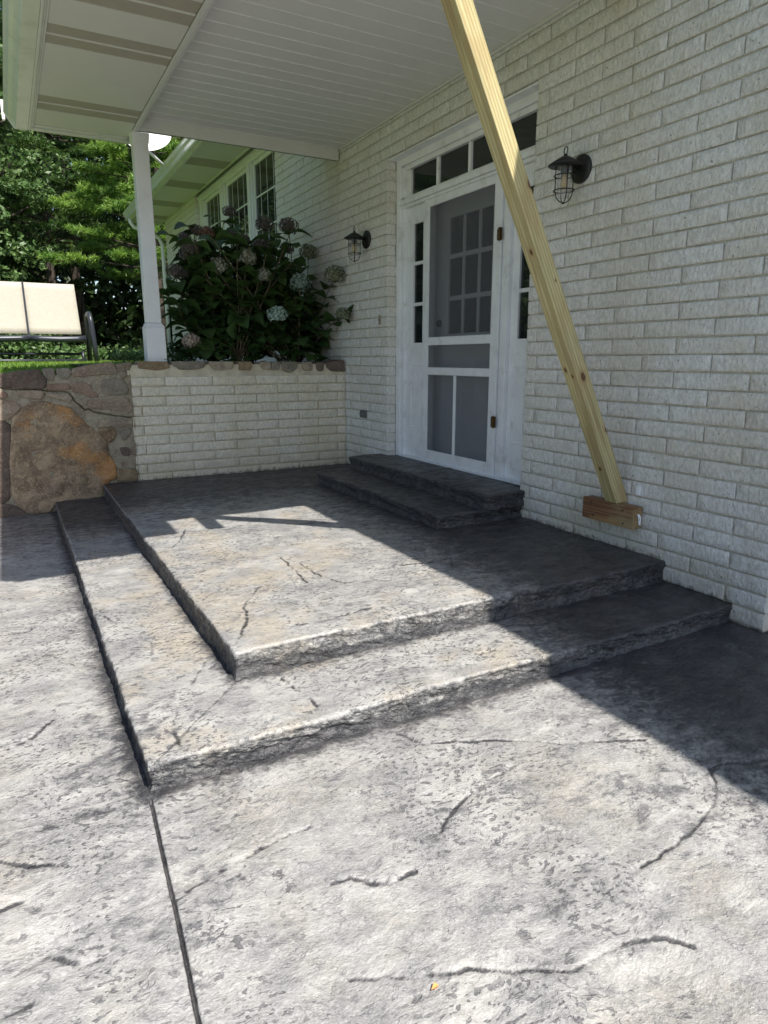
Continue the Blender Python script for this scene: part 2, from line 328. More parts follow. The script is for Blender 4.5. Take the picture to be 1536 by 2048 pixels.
def splash(n, p, c):
    """dark specks of colour coat and soil splashed just above the slabs"""
    sx = n.nt.nodes.new('ShaderNodeSeparateXYZ'); n.to(p, sx.inputs[0]); y, z = sx.outputs['Y'], sx.outputs['Z']
    base = n.math('ADD', n.math('MULTIPLY', n.math('GREATER_THAN', y, YS2), Z2 - Z1), n.math('MULTIPLY', n.math('GREATER_THAN', y, YS1), Z1))
    hh = n.math('SUBTRACT', z, base)
    a = n.math('ADD', hh, n.math('MULTIPLY', n.math('SUBTRACT', n.noise(p, 22, 5, 0.7), 0.5), 0.16))
    c = n.mix(n.ramp(a, -0.01, 0.028, 0.92, 0), c, (0.05, 0.05, 0.05))
    b = n.math('ADD', hh, n.math('MULTIPLY', n.math('SUBTRACT', n.noise(p, 3, 4, 0.6), 0.5), 0.5))
    return n.mix(n.ramp(b, 0.02, 0.30, 0.40, 0), c, (0.46, 0.38, 0.25))

def brick_mat(name, c1=(0.79, 0.76, 0.70), c2=(0.84, 0.82, 0.78), c3=(0.70, 0.64, 0.51)):
    m, nt, b = new_mat(name); n = N(nt); p = n.pos(); r = n.rnd()
    pv = n.map(p, (1, 1, 0.55))
    a = n.noise(pv, 50.0, 5, 0.66, 0.4); f = n.noise(pv, 150.0, 4, 0.65); big = n.noise(p, 1.4, 4, 0.6)
    c = n.mix(n.ramp(r, 0, 1), c1, c2)
    c = n.mix(n.ramp(big, 0.45, 0.7, 0, 0.6), c, c3)
    c = n.mix(n.ramp(a, 0.36, 0.62, 0.50, 0.0), c, (0.47, 0.45, 0.41))
    c = n.mix(n.ramp(n.noise(p, 48.0, 2, 0.5), 0.70, 0.75, 0, 0.85), c, (0.16, 0.13, 0.11))
    c = n.mix(n.ramp(n.noise(n.map(p, (1, 1, 0.35)), 2.3, 5, 0.7), 0.55, 0.75, 0, 0.35), c, (0.52, 0.47, 0.38))
    c = splash(n, p, c)
    n.to(c, b.inputs['Base Color']); b.inputs['Roughness'].default_value = 0.75
    n.to(n.bump(f, 0.5, 0.006, n.bump(a, 0.85, 0.022)), b.inputs['Normal'])
    return m

def mortar_mat():
    m, nt, b = new_mat('painted_mortar'); n = N(nt); p = n.pos()
    c = n.mix(n.ramp(n.noise(p, 7, 5, 0.7), 0.35, 0.65), (0.42, 0.385, 0.31), (0.60, 0.565, 0.48))
    c = splash(n, p, c)
    n.to(c, b.inputs['Base Color']); b.inputs['Roughness'].default_value = 0.9
    n.to(n.bump(n.noise(p, 90, 4, 0.6), 0.6, 0.006), b.inputs['Normal'])
    return m

def wood_mat(name, c1, c2, knots, half, knot_col=(0.10, 0.045, 0.02), reddish=0.0):
    """grain runs along the object's local Z"""
    m, nt, b = new_mat(name); n = N(nt); o = n.objc()
    g = n.map(o, (1, 1, 0.055))
    ns = n.noise(g, 38.0, 5, 0.6, 0.8)
    w = nt.nodes.new('ShaderNodeTexWave'); w.wave_type = 'RINGS'; w.rings_direction = 'Z'
    w.inputs['Scale'].default_value = 17.0; w.inputs['Distortion'].default_value = 4.5; w.inputs['Detail'].default_value = 3.0; w.inputs['Detail Scale'].default_value = 1.6
    nt.links.new(n.map(o, (1, 1, 0.07), (0, 0, 0), (half * 1.7, half * 0.6, 0)), w.inputs['Vector'])
    c = n.mix(n.ramp(w.outputs['Fac'], 0.15, 0.95), c2, c1)
    c = n.mix(n.ramp(ns, 0.42, 0.68, 0, 0.55), c, tuple(q * 0.72 for q in c2))
    c = n.mix(n.ramp(n.noise(n.map(o, (1, 1, 0.25)), 7.0, 4, 0.6), 0.5, 0.66, 0, 0.5 + reddish), c, (0.36, 0.22, 0.09))
    c = n.mix(n.ramp(n.noise(n.map(o, (1, 1, 0.05), (0, 0, 0), (3.1, 0.7, 0)), 24.0, 4, 0.6), 0.56, 0.66, 0, 0.55), c, (0.27, 0.17, 0.075))
    c = n.mix(n.ramp(n.noise(o, 3.0, 4, 0.6), 0.5, 0.7, 0, 0.3), c, (0.36, 0.36, 0.20))
    for (kx, ky, kz, kr) in knots:
        d = nt.nodes.new('ShaderNodeVectorMath'); d.operation = 'DISTANCE'
        nt.links.new(n.map(o, (1, 1, 0.62)), d.inputs[0]); d.inputs[1].default_value = (kx, ky, kz * 0.62)
        dd = n.math('ADD', d.outputs['Value'], n.math('MULTIPLY', n.math('SUBTRACT', n.noise(o, 60, 3), 0.5), kr * 0.5))
        c = n.mix(n.ramp(dd, kr * 0.7, kr * 2.2, 0.55, 0), c, (0.36, 0.22, 0.09))
        c = n.mix(n.ramp(dd, kr * 0.55, kr * 1.05, 0.95, 0), c, knot_col)
    n.to(c, b.inputs['Base Color']); b.inputs['Roughness'].default_value = 0.62
    n.to(n.bump(w.outputs['Fac'], 0.12, 0.004, n.bump(ns, 0.35, 0.003)), b.inputs['Normal'])
    return m

def stone_mat(name, c1, c2, c3, s1=5.0):
    m, nt, b = new_mat(name); n = N(nt); p = n.pos()
    c = n.mix(n.ramp(n.noise(p, s1, 6, 0.68, 0.4), 0.36, 0.64), c1, c2)
    c = n.mix(n.ramp(n.noise(p, s1 * 0.45, 5, 0.6), 0.48, 0.62), c, c3)
    c = n.mix(n.ramp(n.noise(p, 55, 4, 0.75), 0.48, 0.72, 0, 0.45), c, tuple(min(1, q * 1.9 + 0.03) for q in c2))
    c = n.mix(n.ramp(n.noise(p, 24, 4, 0.7), 0.55, 0.72, 0, 0.5), c, tuple(q * 0.35 for q in c1))
    n.to(c, b.inputs['Base Color']); b.inputs['Roughness'].default_value = 0.85
    n.to(n.bump(n.noise(p, 70, 5, 0.7), 0.6, 0.006, n.bump(n.noise(p, 14, 5, 0.6), 0.8, 0.03)), b.inputs['Normal'])
    return m

def leaf_mat(name, c1, c2, trans=0.25, rough=0.5, sat=None):
    m, nt, b = new_mat(name); n = N(nt); p = n.pos()
    c = n.mix(n.ramp(n.noise(p, 1.3, 3, 0.6), 0.35, 0.65), c1, c2)
    c = n.mix(n.ramp(n.noise(p, 14, 2, 0.5), 0.35, 0.7, 0, 0.5), c, tuple(q * 0.6 for q in c1))
    n.to(c, b.inputs['Base Color']); b.inputs['Roughness'].default_value = rough
    t = nt.nodes.new('ShaderNodeBsdfTranslucent'); n.to(c, t.inputs['Color'])
    mx = nt.nodes.new('ShaderNodeMixShader'); mx.inputs[0].default_value = trans
    out = nt.nodes['Material Output']
    nt.links.new(b.outputs[0], mx.inputs[1]); nt.links.new(t.outputs[0], mx.inputs[2]); nt.links.new(mx.outputs[0], out.inputs['Surface'])
    return m

def glass_mat(name, alpha=0.35, tint=(0.02, 0.025, 0.025), rough=0.02):
    """window pane: part see-through, part mirror by its own fresnel"""
    m, nt, b = new_mat(name)
    b.inputs['Base Color'].default_value = (*tint, 1); b.inputs['Roughness'].default_value = rough
    b.inputs['Specular IOR Level'].default_value = 0.8
    t = nt.nodes.new('ShaderNodeBsdfTransparent'); mx = nt.nodes.new('ShaderNodeMixShader'); mx.inputs[0].default_value = 1 - alpha
    nt.links.new(t.outputs[0], mx.inputs[1]); nt.links.new(b.outputs[0], mx.inputs[2])
    nt.links.new(mx.outputs[0], nt.nodes['Material Output'].inputs['Surface'])
    return m

M = {}
M['concrete'] = concrete_mat('stamped_concrete')
M['brick'] = brick_mat('white_painted_brick')
M['brick_cream'] = brick_mat('cream_painted_brick', (0.80, 0.73, 0.58), (0.84, 0.78, 0.65), (0.70, 0.58, 0.38))
M['mortar'] = mortar_mat()
M['white'] = simple('white_trim_paint', (0.76, 0.765, 0.78), 0.42, var=0.05, dirt=(0.40, 0.37, 0.33), dirt_amt=0.5, dscale=7, bump=0.3, bscale=45)
M['white_metal'] = simple('white_aluminium', (0.62, 0.615, 0.58), 0.38, var=0.04, dirt=(0.42, 0.40, 0.34), dirt_amt=0.35)
M['gutter'] = simple('cream_gutter_paint', (0.58, 0.60, 0.52), 0.3, var=0.05, dirt=(0.36, 0.37, 0.26), dirt_amt=0.5, dscale=4)
M['soffit'] = simple('vinyl_soffit', (0.60, 0.585, 0.54), 0.5, var=0.02, dirt=(0.5, 0.48, 0.43), dirt_amt=0.3)
M['vent'] = simple('vented_soffit', (0.36, 0.325, 0.265), 0.6, var=0.05)
M['ceiling'] = simple('ceiling_vinyl', (0.66, 0.65, 0.63), 0.42, var=0.02, dirt=(0.56, 0.55, 0.52), dirt_amt=0.3)
M['dark_metal'] = simple('black_lantern_metal', (0.022, 0.021, 0.021), 0.45, metal=0.3, var=0.1)
M['bench_frame'] = simple('charcoal_powder_coat', (0.030, 0.034, 0.045), 0.38, metal=0.2, var=0.05)
M['brass'] = simple('aged_brass', (0.10, 0.062, 0.025), 0.4, metal=0.8, var=0.3, scale=60)
M['grey_plastic'] = simple('grey_outlet_cover', (0.12, 0.13, 0.12), 0.5)
M['door_grey'] = simple('front_door_paint', (0.66, 0.67, 0.70), 0.45, var=0.03)
M['dark_room'] = simple('dark_interior', (0.03, 0.03, 0.032), 0.9)
M['soil'] = simple('dark_soil', (0.035, 0.026, 0.018), 0.95, var=0.4, scale=15, bump=0.8)
M['roof'] = simple('roof_shingle', (0.10, 0.095, 0.09), 0.9, var=0.3, scale=20, bump=0.4)
M['bark'] = simple('tree_bark', (0.050, 0.038, 0.029), 0.9, var=0.35, scale=9, bump=0.9, bscale=25)
M['floor_litter'] = simple('forest_floor', (0.030, 0.034, 0.016), 0.95, var=0.5, scale=3, bump=0.6)
M['lawn_soil'] = simple('lawn_ground', (0.095, 0.165, 0.030), 0.95, var=0.3, scale=5)
M['wall_mortar'] = stone_mat('rubble_mortar', (0.24, 0.205, 0.150), (0.33, 0.285, 0.21), (0.21, 0.175, 0.125), 7.0)
ST = {
    'boulder': stone_mat('orange_sandstone', (0.165, 0.115, 0.076), (0.37, 0.27, 0.17), (0.38, 0.190, 0.070), 6.0),
    'dark': stone_mat('dark_red_stone', (0.085, 0.060, 0.048), (0.15, 0.108, 0.084), (0.11, 0.080, 0.062)),
    'grey': stone_mat('grey_stone', (0.165, 0.142, 0.110), (0.235, 0.205, 0.160), (0.20, 0.155, 0.11)),
    'pink': stone_mat('pink_stone', (0.215, 0.155, 0.115), (0.32, 0.25, 0.185), (0.23, 0.18, 0.13)),
    'red': stone_mat('red_stone', (0.18, 0.105, 0.078), (0.27, 0.19, 0.14), (0.22, 0.13, 0.09)),
    'tan': stone_mat('tan_stone', (0.25, 0.195, 0.14), (0.36, 0.30, 0.22), (0.22, 0.17, 0.13)),
    'ochre': stone_mat('ochre_stone', (0.21, 0.15, 0.085), (0.31, 0.235, 0.14), (0.17, 0.115, 0.07)),
}
M['shadow_stub_wood'] = simple('plain_pine', (0.55, 0.46, 0.24), 0.6)
M['glass'] = glass_mat('window_glass', 0.22)
M['lamp_glass'] = glass_mat('lantern_glass', 0.86, (0.5, 0.5, 0.5))
M['bulb'] = simple('amber_bulb_glass', (0.55, 0.36, 0.12), 0.1)
M['dish'] = simple('satellite_dish_white', (0.82, 0.82, 0.80), 0.4)
M['sling'] = simple('cream_sling_fabric', (0.40, 0.375, 0.315), 0.8, var=0.04, scale=25, bump=0.5, bscale=220)
M['needle'] = leaf_mat('pine_needle', (0.110, 0.235, 0.038), (0.27, 0.42, 0.070), 0.40)
M['needle_dark'] = leaf_mat('pine_needle_dark', (0.055, 0.125, 0.030), (0.120, 0.215, 0.045), 0.3)
M['oak'] = leaf_mat('broad_leaf', (0.080, 0.155, 0.045), (0.160, 0.255, 0.080), 0.3)
M['wood_leaf'] = leaf_mat('woodland_leaf', (0.035, 0.070, 0.020), (0.070, 0.125, 0.030), 0.3)
M['hyd_leaf'] = leaf_mat('hydrangea_leaf', (0.042, 0.088, 0.024), (0.075, 0.140, 0.034), 0.25, 0.55)
M['stem'] = simple('hydrangea_stem', (0.13, 0.10, 0.06), 0.8, var=0.2)
M['grass'] = leaf_mat('grass_blade', (0.15, 0.27, 0.035), (0.24, 0.36, 0.06), 0.35)
HEADM = {
    'd': simple('dusky_bloom', (0.115, 0.098, 0.095), 0.8, var=0.35, scale=40),
    'b': simple('browned_bloom', (0.17, 0.095, 0.065), 0.8, var=0.4, scale=40),
    'c': simple('grey_green_bloom', (0.25, 0.26, 0.20), 0.8, var=0.3, scale=40),
    'b2': simple('blue_green_bloom', (0.18, 0.25, 0.21), 0.8, var=0.35, scale=40),
    'l': simple('pale_aqua_bloom', (0.27, 0.36, 0.31), 0.8, var=0.25, scale=40),
    'g': simple('olive_bloom', (0.15, 0.17, 0.105), 0.8, var=0.35, scale=40),
    'p': simple('faded_pink_bloom', (0.31, 0.25, 0.205), 0.8, var=0.3, scale=40),
}

def screen_mat():
    m, nt, b = new_mat('insect_screen')
    b.inputs['Base Color'].default_value = (0.13, 0.135, 0.15, 1); b.inputs['Roughness'].default_value = 0.7
    t = nt.nodes.new('ShaderNodeBsdfTransparent'); mx = nt.nodes.new('ShaderNodeMixShader'); mx.inputs[0].default_value = 0.34
    nt.links.new(t.outputs[0], mx.inputs[1]); nt.links.new(b.outputs[0], mx.inputs[2]); nt.links.new(mx.outputs[0], nt.nodes['Material Output'].inputs['Surface'])
    return m
M['screen'] = screen_mat()

# ------------------------------------------------------------------ ground
def grid_axis(parts):
    out = []
    for a, b, st in parts:
        n = max(1, int(round((b - a) / st))); out += list(np.linspace(a, b, n, endpoint=False))
    out.append(parts[-1][1]); return np.array(out)

def crack_height(X, Y, cracks, w=0.0085, depth=0.005, step=0.0010):
    H = np.zeros(X.shape); S = np.zeros(X.shape)
    for i, c in enumerate(cracks):
        wob = 0.012
        D, sd = seg_dist(X + wob * (fbm(X * 22, Y * 22, 50 + i, 3) - 0.5) * 2, Y + wob * (fbm(X * 22, Y * 22, 90 + i, 3) - 0.5) * 2, c)
        near = D < 0.2
        vary = 0.35 + 0.9 * vnoise(X * 6, Y * 6, 30 + i)
        H = H + np.where(near, -depth * vary * np.exp(-(D / w) ** 2) + step * sd * vary * np.exp(-D / 0.045) * (1 - np.exp(-(D / w) ** 2)), 0)
        S = np.maximum(S, np.where(near, 1.1 * vary * np.exp(-(D / (w * 0.9)) ** 2) * np.clip((fbm(X * 16, Y * 16, 70 + i, 3) - 0.28) / 0.12, 0, 1), 0))
    return H, S

def stone_relief(X, Y, seed=3):
    a = fbm(X * 2.3 + 0.4 * Y, Y * 3.1, seed, 5) - 0.5
    r = np.abs(fbm(X * 1.25 + 2, Y * 1.6 - 3, seed + 20, 4) - 0.5)
    f = fbm(X * 11, Y * 19, seed + 40, 4, 0.6) - 0.5
    led = np.tanh((fbm(X * 1.6, Y * 2.0, seed + 60, 5, 0.55) - 0.5) * 55) * 0.0030
    return a * 0.018 + f * 0.0085 + led - np.exp(-(r / 0.006) ** 2) * 0.003

def add_attr(me, name, arr):
    at = me.attributes.new(name, 'FLOAT', 'POINT'); at.data.foreach_set('value', np.asarray(arr, np.float32).ravel())

def grid_faces(nx, ny):
    i = np.arange(nx - 1)[:, None] * ny + np.arange(ny - 1)[None, :]; i = i.ravel()
    return np.stack([i, i + ny, i + ny + 1, i + 1], 1)

ax = grid_axis([(-9, -4.6, 0.25), (-4.6, -3.36, 0.011), (-3.36, -2.88, 0.0036), (-2.88, 0.15, 0.007), (0.15, 6, 0.4)])
ay = grid_axis([(-8, 0.6, 0.3), (0.6, 2.4, 0.007), (2.4, 7.42, 0.02)])
X, Y = np.meshgrid(ax, ay, indexing='ij')
H, S = crack_height(X, Y, PATIO_CRACKS)
Hm = stone_relief(X, Y) * 0.9
# saw-cut joints
D, _ = seg_dist(X, Y, JOINT); H = H - 0.020 * np.exp(-(D / 0.0046) ** 4); S = np.maximum(S, 1.5 * np.exp(-(D / 0.0060) ** 4))
D, _ = seg_dist(X, Y, JOINT2); H = H - 0.004 * np.exp(-(D / 0.012) ** 2); S = np.maximum(S, 0.5 * np.exp(-(D / 0.035) ** 2))
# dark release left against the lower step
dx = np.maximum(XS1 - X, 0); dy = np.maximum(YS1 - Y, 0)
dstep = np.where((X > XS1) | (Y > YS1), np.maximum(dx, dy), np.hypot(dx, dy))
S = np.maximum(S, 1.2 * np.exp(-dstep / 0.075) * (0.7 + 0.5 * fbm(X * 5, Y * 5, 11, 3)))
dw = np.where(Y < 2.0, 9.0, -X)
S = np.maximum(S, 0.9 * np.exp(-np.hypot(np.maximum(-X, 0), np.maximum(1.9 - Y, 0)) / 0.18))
S = np.maximum(S, 0.7 * np.exp(-(YR - Y) / 0.12)); S = np.maximum(S, 0.5 * np.clip((Y - 4.9) / 1.6, 0, 1))  # far end also darkened: porch roof shade painted into the colour
S = np.maximum(S, 0.95 * np.clip((X + 1.75) / 0.85, 0, 1))          # eave shade painted into the colour towards the house
inside = (X > XS1 + 0.04) & (Y > YS1 + 0.04)
Z = Hm + H - 0.05 * inside
Z = Z + 0.004
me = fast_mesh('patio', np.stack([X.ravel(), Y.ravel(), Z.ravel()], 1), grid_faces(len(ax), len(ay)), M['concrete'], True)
add_attr(me, 'stain_shade', S)
patio = tag(link('patio', me), 'light grey stamped concrete patio with cracked stone texture and dark antiquing', kind='structure')

ground = tag(MB().box((-60, -40, -1.0), (60, 7.35, -0.06)).obj('ground', M['lawn_soil']), 'green ground around the patio', kind='structure')

# raised lawn behind the retaining wall, rolling gently away
gx = np.linspace(-40, 45, 120); gy = np.concatenate([[7.55], np.linspace(7.8, 18, 34), np.linspace(19, 90, 40)])
GX, GY = np.meshgrid(gx, gy, indexing='ij')
def lawn_z(x, y):
    left = np.clip((-2.4 - x) / 1.6, 0, 1)
    base = 1.425 - 0.17 * left * np.clip((10.5 - y) / 3.0, 0, 1)
    return base - 0.012 * np.clip(y - 12, 0, 60) * 0 + 0.02 * (fbm(x * 0.5, y * 0.5, 5, 3) - 0.5)
me = fast_mesh('lawn', np.stack([GX.ravel(), GY.ravel(), lawn_z(GX, GY).ravel()], 1), grid_faces(len(gx), len(gy)), M['lawn_soil'], True)
lawn = tag(link('lawn', me), 'bright sunlit lawn above the stone wall', kind='structure')
me2 = fast_mesh('woodland_floor', np.array([(-60, 16.5, 1.47), (60, 19.5, 1.47), (60, 120, 2.6), (-60, 120, 2.6)]), np.array([(0, 1, 2, 3)]), M['floor_litter'])
wf = tag(link('woodland_floor', me2), 'dark leaf-littered ground under the trees', kind='structure')

# ------------------------------------------------------------------ steps
STM = M['concrete']
def step_slab(name, outline, ztop, zbot, parent, seed, cracks=(), stain_shades=None, lip=0.012, res=0.0085, top_res=0.0135, base_dark=0.0, mitre=None, bbox=None, gloss=None):
    """outline: the free perimeter (x,y) walked so the slab lies on the right-hand side (clockwise seen from above)"""
    x0, x1, y0, y1 = bbox
    gx = np.linspace(x0, x1, int((x1 - x0) / top_res) + 1); gy = np.linspace(y0, y1, int((y1 - y0) / top_res) + 1)
    X, Y = np.meshgrid(gx, gy, indexing='ij')
    def top(X, Y):
        H, S = crack_height(X, Y, cracks) if cracks else (np.zeros(X.shape), np.zeros(X.shape))
        if mitre is not None:
            D, _ = seg_dist(X, Y, mitre); H = H - 0.004 * (D < 0.006); S = np.maximum(S, 0.6 * (D < 0.006))
        return ztop + stone_relief(X, Y, seed) * 0.8 + H, S
    Z, S = top(X, Y)
    if stain_shades is not None: S = np.maximum(S, stain_shades(X, Y))
    v = [np.stack([X.ravel(), Y.ravel(), Z.ravel()], 1)]; st = [S.ravel()]
    f = [grid_faces(len(gx), len(gy))]
    off = X.size
    # perimeter samples
    P = [Vector((*p, 0)) for p in outline]; pts = []; nrm = []
    for i in range(len(P) - 1):
        a, b = P[i], P[i + 1]; d = (b - a).normalized(); n = Vector((d.y, -d.x, 0))
        m = max(2, int((b - a).length / res))
        for k in range(m + (1 if i == len(P) - 2 else 0)):
            t = k / m; q = a + (b - a) * t; nn = n
            if i > 0 and k == 0:
                dp = (P[i] - P[i - 1]).normalized(); npv = Vector((dp.y, -dp.x, 0)); nn = (n + npv)
            pts.append((q.x, q.y)); nrm.append((nn.x, nn.y))
    pts = np.array(pts); nrm = np.array(nrm); s = np.concatenate([[0], np.cumsum(np.hypot(*(pts[1:] - pts[:-1]).T))])
    h = ztop - zbot
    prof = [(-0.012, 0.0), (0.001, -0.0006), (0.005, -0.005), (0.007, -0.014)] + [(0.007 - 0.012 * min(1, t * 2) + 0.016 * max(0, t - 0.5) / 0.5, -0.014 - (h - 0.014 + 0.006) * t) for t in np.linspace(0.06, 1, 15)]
    R = []; SS = []
    for j, (o_, dz) in enumerate(prof):
        u = s; w = np.full_like(s, dz)
        amp = min(1.0, max(0.0, (j - 1) / 3.0))
        rough = (fbm(u * 20, w * 34, seed + 5, 5, 0.64) - 0.5) * 0.023 + (np.abs(fbm(u * 6 + w * 20, w * 9, seed + 8, 4) - 0.5)) * -0.020 + 0.003 + np.round((fbm(u * 3.2 + w * 9, w * 13 + 5, seed + 15, 3) - 0.5) * 7) / 7 * 0.011
        under = max(0, (-dz / h) - 0.50) * 0.015 * (fbm(u * 14, u * 0, seed + 9, 3) - 0.3)
        edge = (fbm(u * 30, u * 0 + 3, seed + 1, 3) - 0.5) * 0.006 + (fbm(u * 4, u * 0 + 9, seed + 2, 3) - 0.5) * 0.008
        o = o_ + rough * amp + edge * (1 if j > 0 else 0) - under
        x = pts[:, 0] + nrm[:, 0] * o; y = pts[:, 1] + nrm[:, 1] * o
        if j <= 1:
            z, s_ = top(x, y); z = z - 0.0015 * j
            if stain_shades is not None: s_ = np.maximum(s_, stain_shades(x, y))
        else: z = ztop + dz + stone_relief(pts[:, 0], pts[:, 1], seed) * max(0, 1 + dz / h); s_ = np.zeros_like(s)
        if j == 0: x = x; z = z + 0.0012
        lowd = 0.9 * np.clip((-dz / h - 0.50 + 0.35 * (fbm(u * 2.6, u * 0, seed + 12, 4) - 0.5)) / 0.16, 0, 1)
        side = 0.16 * (np.abs(nrm[:, 0]) > 0.5)  # side risers painted darker, as faces turned from the sun
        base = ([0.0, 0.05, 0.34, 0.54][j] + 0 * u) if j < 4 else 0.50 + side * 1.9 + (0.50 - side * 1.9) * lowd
        if j > 1: base = np.maximum(base, 0.95 * np.clip((pts[:, 0] + 1.75) / 0.85, 0, 1))  # risers near the house carry painted eave shade
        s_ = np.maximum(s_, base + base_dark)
        R.append(np.stack([x, y, z], 1)); SS.append(s_)
    n = len(pts); R = np.concatenate(R); SS = np.concatenate(SS)
    i = (np.arange(len(prof) - 1)[:, None] * n + np.arange(n - 1)[None, :]).ravel()
    f.append(np.stack([i, i + n, i + n + 1, i + 1], 1) + off)
    v.append(R); st.append(SS)
    nf0 = len(f[0]); F_ = np.concatenate(f)
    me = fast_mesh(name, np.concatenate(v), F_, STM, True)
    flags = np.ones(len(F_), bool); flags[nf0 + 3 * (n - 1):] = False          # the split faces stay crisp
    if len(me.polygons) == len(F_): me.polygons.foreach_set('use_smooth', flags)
    add_attr(me, 'stain_shade', np.concatenate(st))
    return link(name, me, parent)

steps = empty('entrance_steps', (XS1, YS1, 0), 'wide grey stamped concrete landing with a wraparound lower step, chiselled edges, below the white door', 'steps')
steps.location = (0, 0, 0)
def st_lower(X, Y):
    dx = np.maximum(XS2 - X, 0); dy = np.maximum(YS2 - Y, 0)
    d = np.where((X > XS2) | (Y > YS2), np.maximum(dx, dy), np.hypot(dx, dy))
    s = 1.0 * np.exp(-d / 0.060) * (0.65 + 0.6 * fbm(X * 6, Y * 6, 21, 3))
    s = np.maximum(s, 0.8 * np.clip((Y - 5.0) / 1.2, 0, 1))  # porch roof shade painted over the far end
    return np.maximum(s, 0.95 * np.clip((X + 1.75) / 0.85, 0, 1))  # painted eave shade, deepening towards the house
def st_land(X, Y):
    dx = np.maximum(X3 - X, 0); dy = np.maximum(np.maximum(YA3 - Y, Y - YB3), 0)
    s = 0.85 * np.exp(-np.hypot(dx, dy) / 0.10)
    s = np.maximum(s, 0.95 * np.clip((X + 1.6) / 0.85, 0, 1))  # eave shade painted onto the landing near the wall
    return np.maximum(s, 0.85 * np.clip((Y - 5.0) / 1.4, 0, 1))  # far part of the landing darkened as painted porch shade
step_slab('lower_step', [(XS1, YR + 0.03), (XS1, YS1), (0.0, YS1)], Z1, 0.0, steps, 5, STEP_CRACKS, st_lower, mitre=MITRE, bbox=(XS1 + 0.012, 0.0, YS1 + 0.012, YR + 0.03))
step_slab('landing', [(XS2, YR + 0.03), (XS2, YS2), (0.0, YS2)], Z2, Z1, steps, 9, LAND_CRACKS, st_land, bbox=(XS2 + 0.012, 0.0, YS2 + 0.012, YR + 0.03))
dsteps = empty('door_steps', (0, 0, 0), 'two dark charcoal stamped concrete steps directly under the white front door', 'steps')
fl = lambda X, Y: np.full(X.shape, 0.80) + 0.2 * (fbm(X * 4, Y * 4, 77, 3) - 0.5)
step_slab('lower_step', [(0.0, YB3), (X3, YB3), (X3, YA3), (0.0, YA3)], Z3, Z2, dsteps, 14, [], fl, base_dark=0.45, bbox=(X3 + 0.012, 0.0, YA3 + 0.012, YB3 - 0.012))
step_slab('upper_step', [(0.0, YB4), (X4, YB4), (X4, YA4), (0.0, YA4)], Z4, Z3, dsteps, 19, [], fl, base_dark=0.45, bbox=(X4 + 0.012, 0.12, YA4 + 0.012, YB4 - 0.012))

# ------------------------------------------------------------------ bricks
PITCH_Z, PITCH_L, ZB0 = 0.1005, 0.4925, 0.0135
JW = 0.0105; JH = 0.006
def brick_mesh(L, Hh, D, seed, nx=9, nz=2):
    """front face looks to -X, body runs from x=0 to x=D, length along Y, height along Z, centred"""
    rs = np.random.RandomState(seed)
    yy = np.concatenate([[-L / 2, -L / 2 + 0.006], np.linspace(-L / 2, L / 2, nx)[1:-1], [L / 2 - 0.006, L / 2]])
    zz = np.concatenate([[-Hh / 2, -Hh / 2 + 0.005], np.linspace(-Hh / 2, Hh / 2, nz + 2)[1:-1], [Hh / 2 - 0.005, Hh / 2]])
    ny, nz_ = len(yy), len(zz); v = []
    for i, y in enumerate(yy):
        for j, z in enumerate(zz):
            e = (i in (0, ny - 1)) or (j in (0, nz_ - 1))
            x = 0.0018 if e else rs.uniform(-0.0042, 0.0012)
            v.append((x, y + (0 if i in (0, ny - 1) else rs.uniform(-.004, .004)) + (rs.uniform(-.0015, .0015) if i in (0, ny - 1) else 0), z + (rs.uniform(-.0012, .0012) if j in (0, nz_ - 1) else 0)))
    f = [(i * nz_ + j, i * nz_ + j + 1, (i + 1) * nz_ + j + 1, (i + 1) * nz_ + j) for i in range(ny - 1) for j in range(nz_ - 1)]
    b0 = len(v)
    for (y, z) in ((-L / 2, -Hh / 2), (L / 2, -Hh / 2), (L / 2, Hh / 2), (-L / 2, Hh / 2)): v.append((D, y, z))
    c = [0, (ny - 1) * nz_, ny * nz_ - 1, nz_ - 1]
    f.append((b0, b0 + 1, b0 + 2, b0 + 3))
    bot = [i * nz_ for i in range(ny)]; topv = [i * nz_ + nz_ - 1 for i in range(ny)]
    f.append(tuple(bot) + (b0 + 1, b0)); f.append(tuple(reversed(topv)) + (b0 + 3, b0 + 2))
    l0 = list(range(nz_)); r0 = [(ny - 1) * nz_ + j for j in range(nz_)]
    f.append(tuple(reversed(l0)) + (b0, b0 + 3)); f.append(tuple(r0) + (b0 + 2, b0 + 1))
    me = make_mesh('brick', v, f, M['brick'])
    me.polygons.foreach_set('use_smooth', [k < (ny - 1) * (nz_ - 1) for k in range(len(f))])
    me.update()
    return me
BH = PITCH_Z - JW
FULL = [brick_mesh(PITCH_L - JH, BH, 0.105, 100 + i) for i in range(14)]
_cache = {}
def brick_for(L):
    if abs(L - (PITCH_L - JH)) < 0.008: return random.choice(FULL)
    k = round(L / 0.03)
    if k not in _cache: _cache[k] = [brick_mesh(max(0.02, L), BH, 0.105, 500 + k * 7 + i, nx=max(3, int(L / 0.055))) for i in range(3)]
    return random.choice(_cache[k])

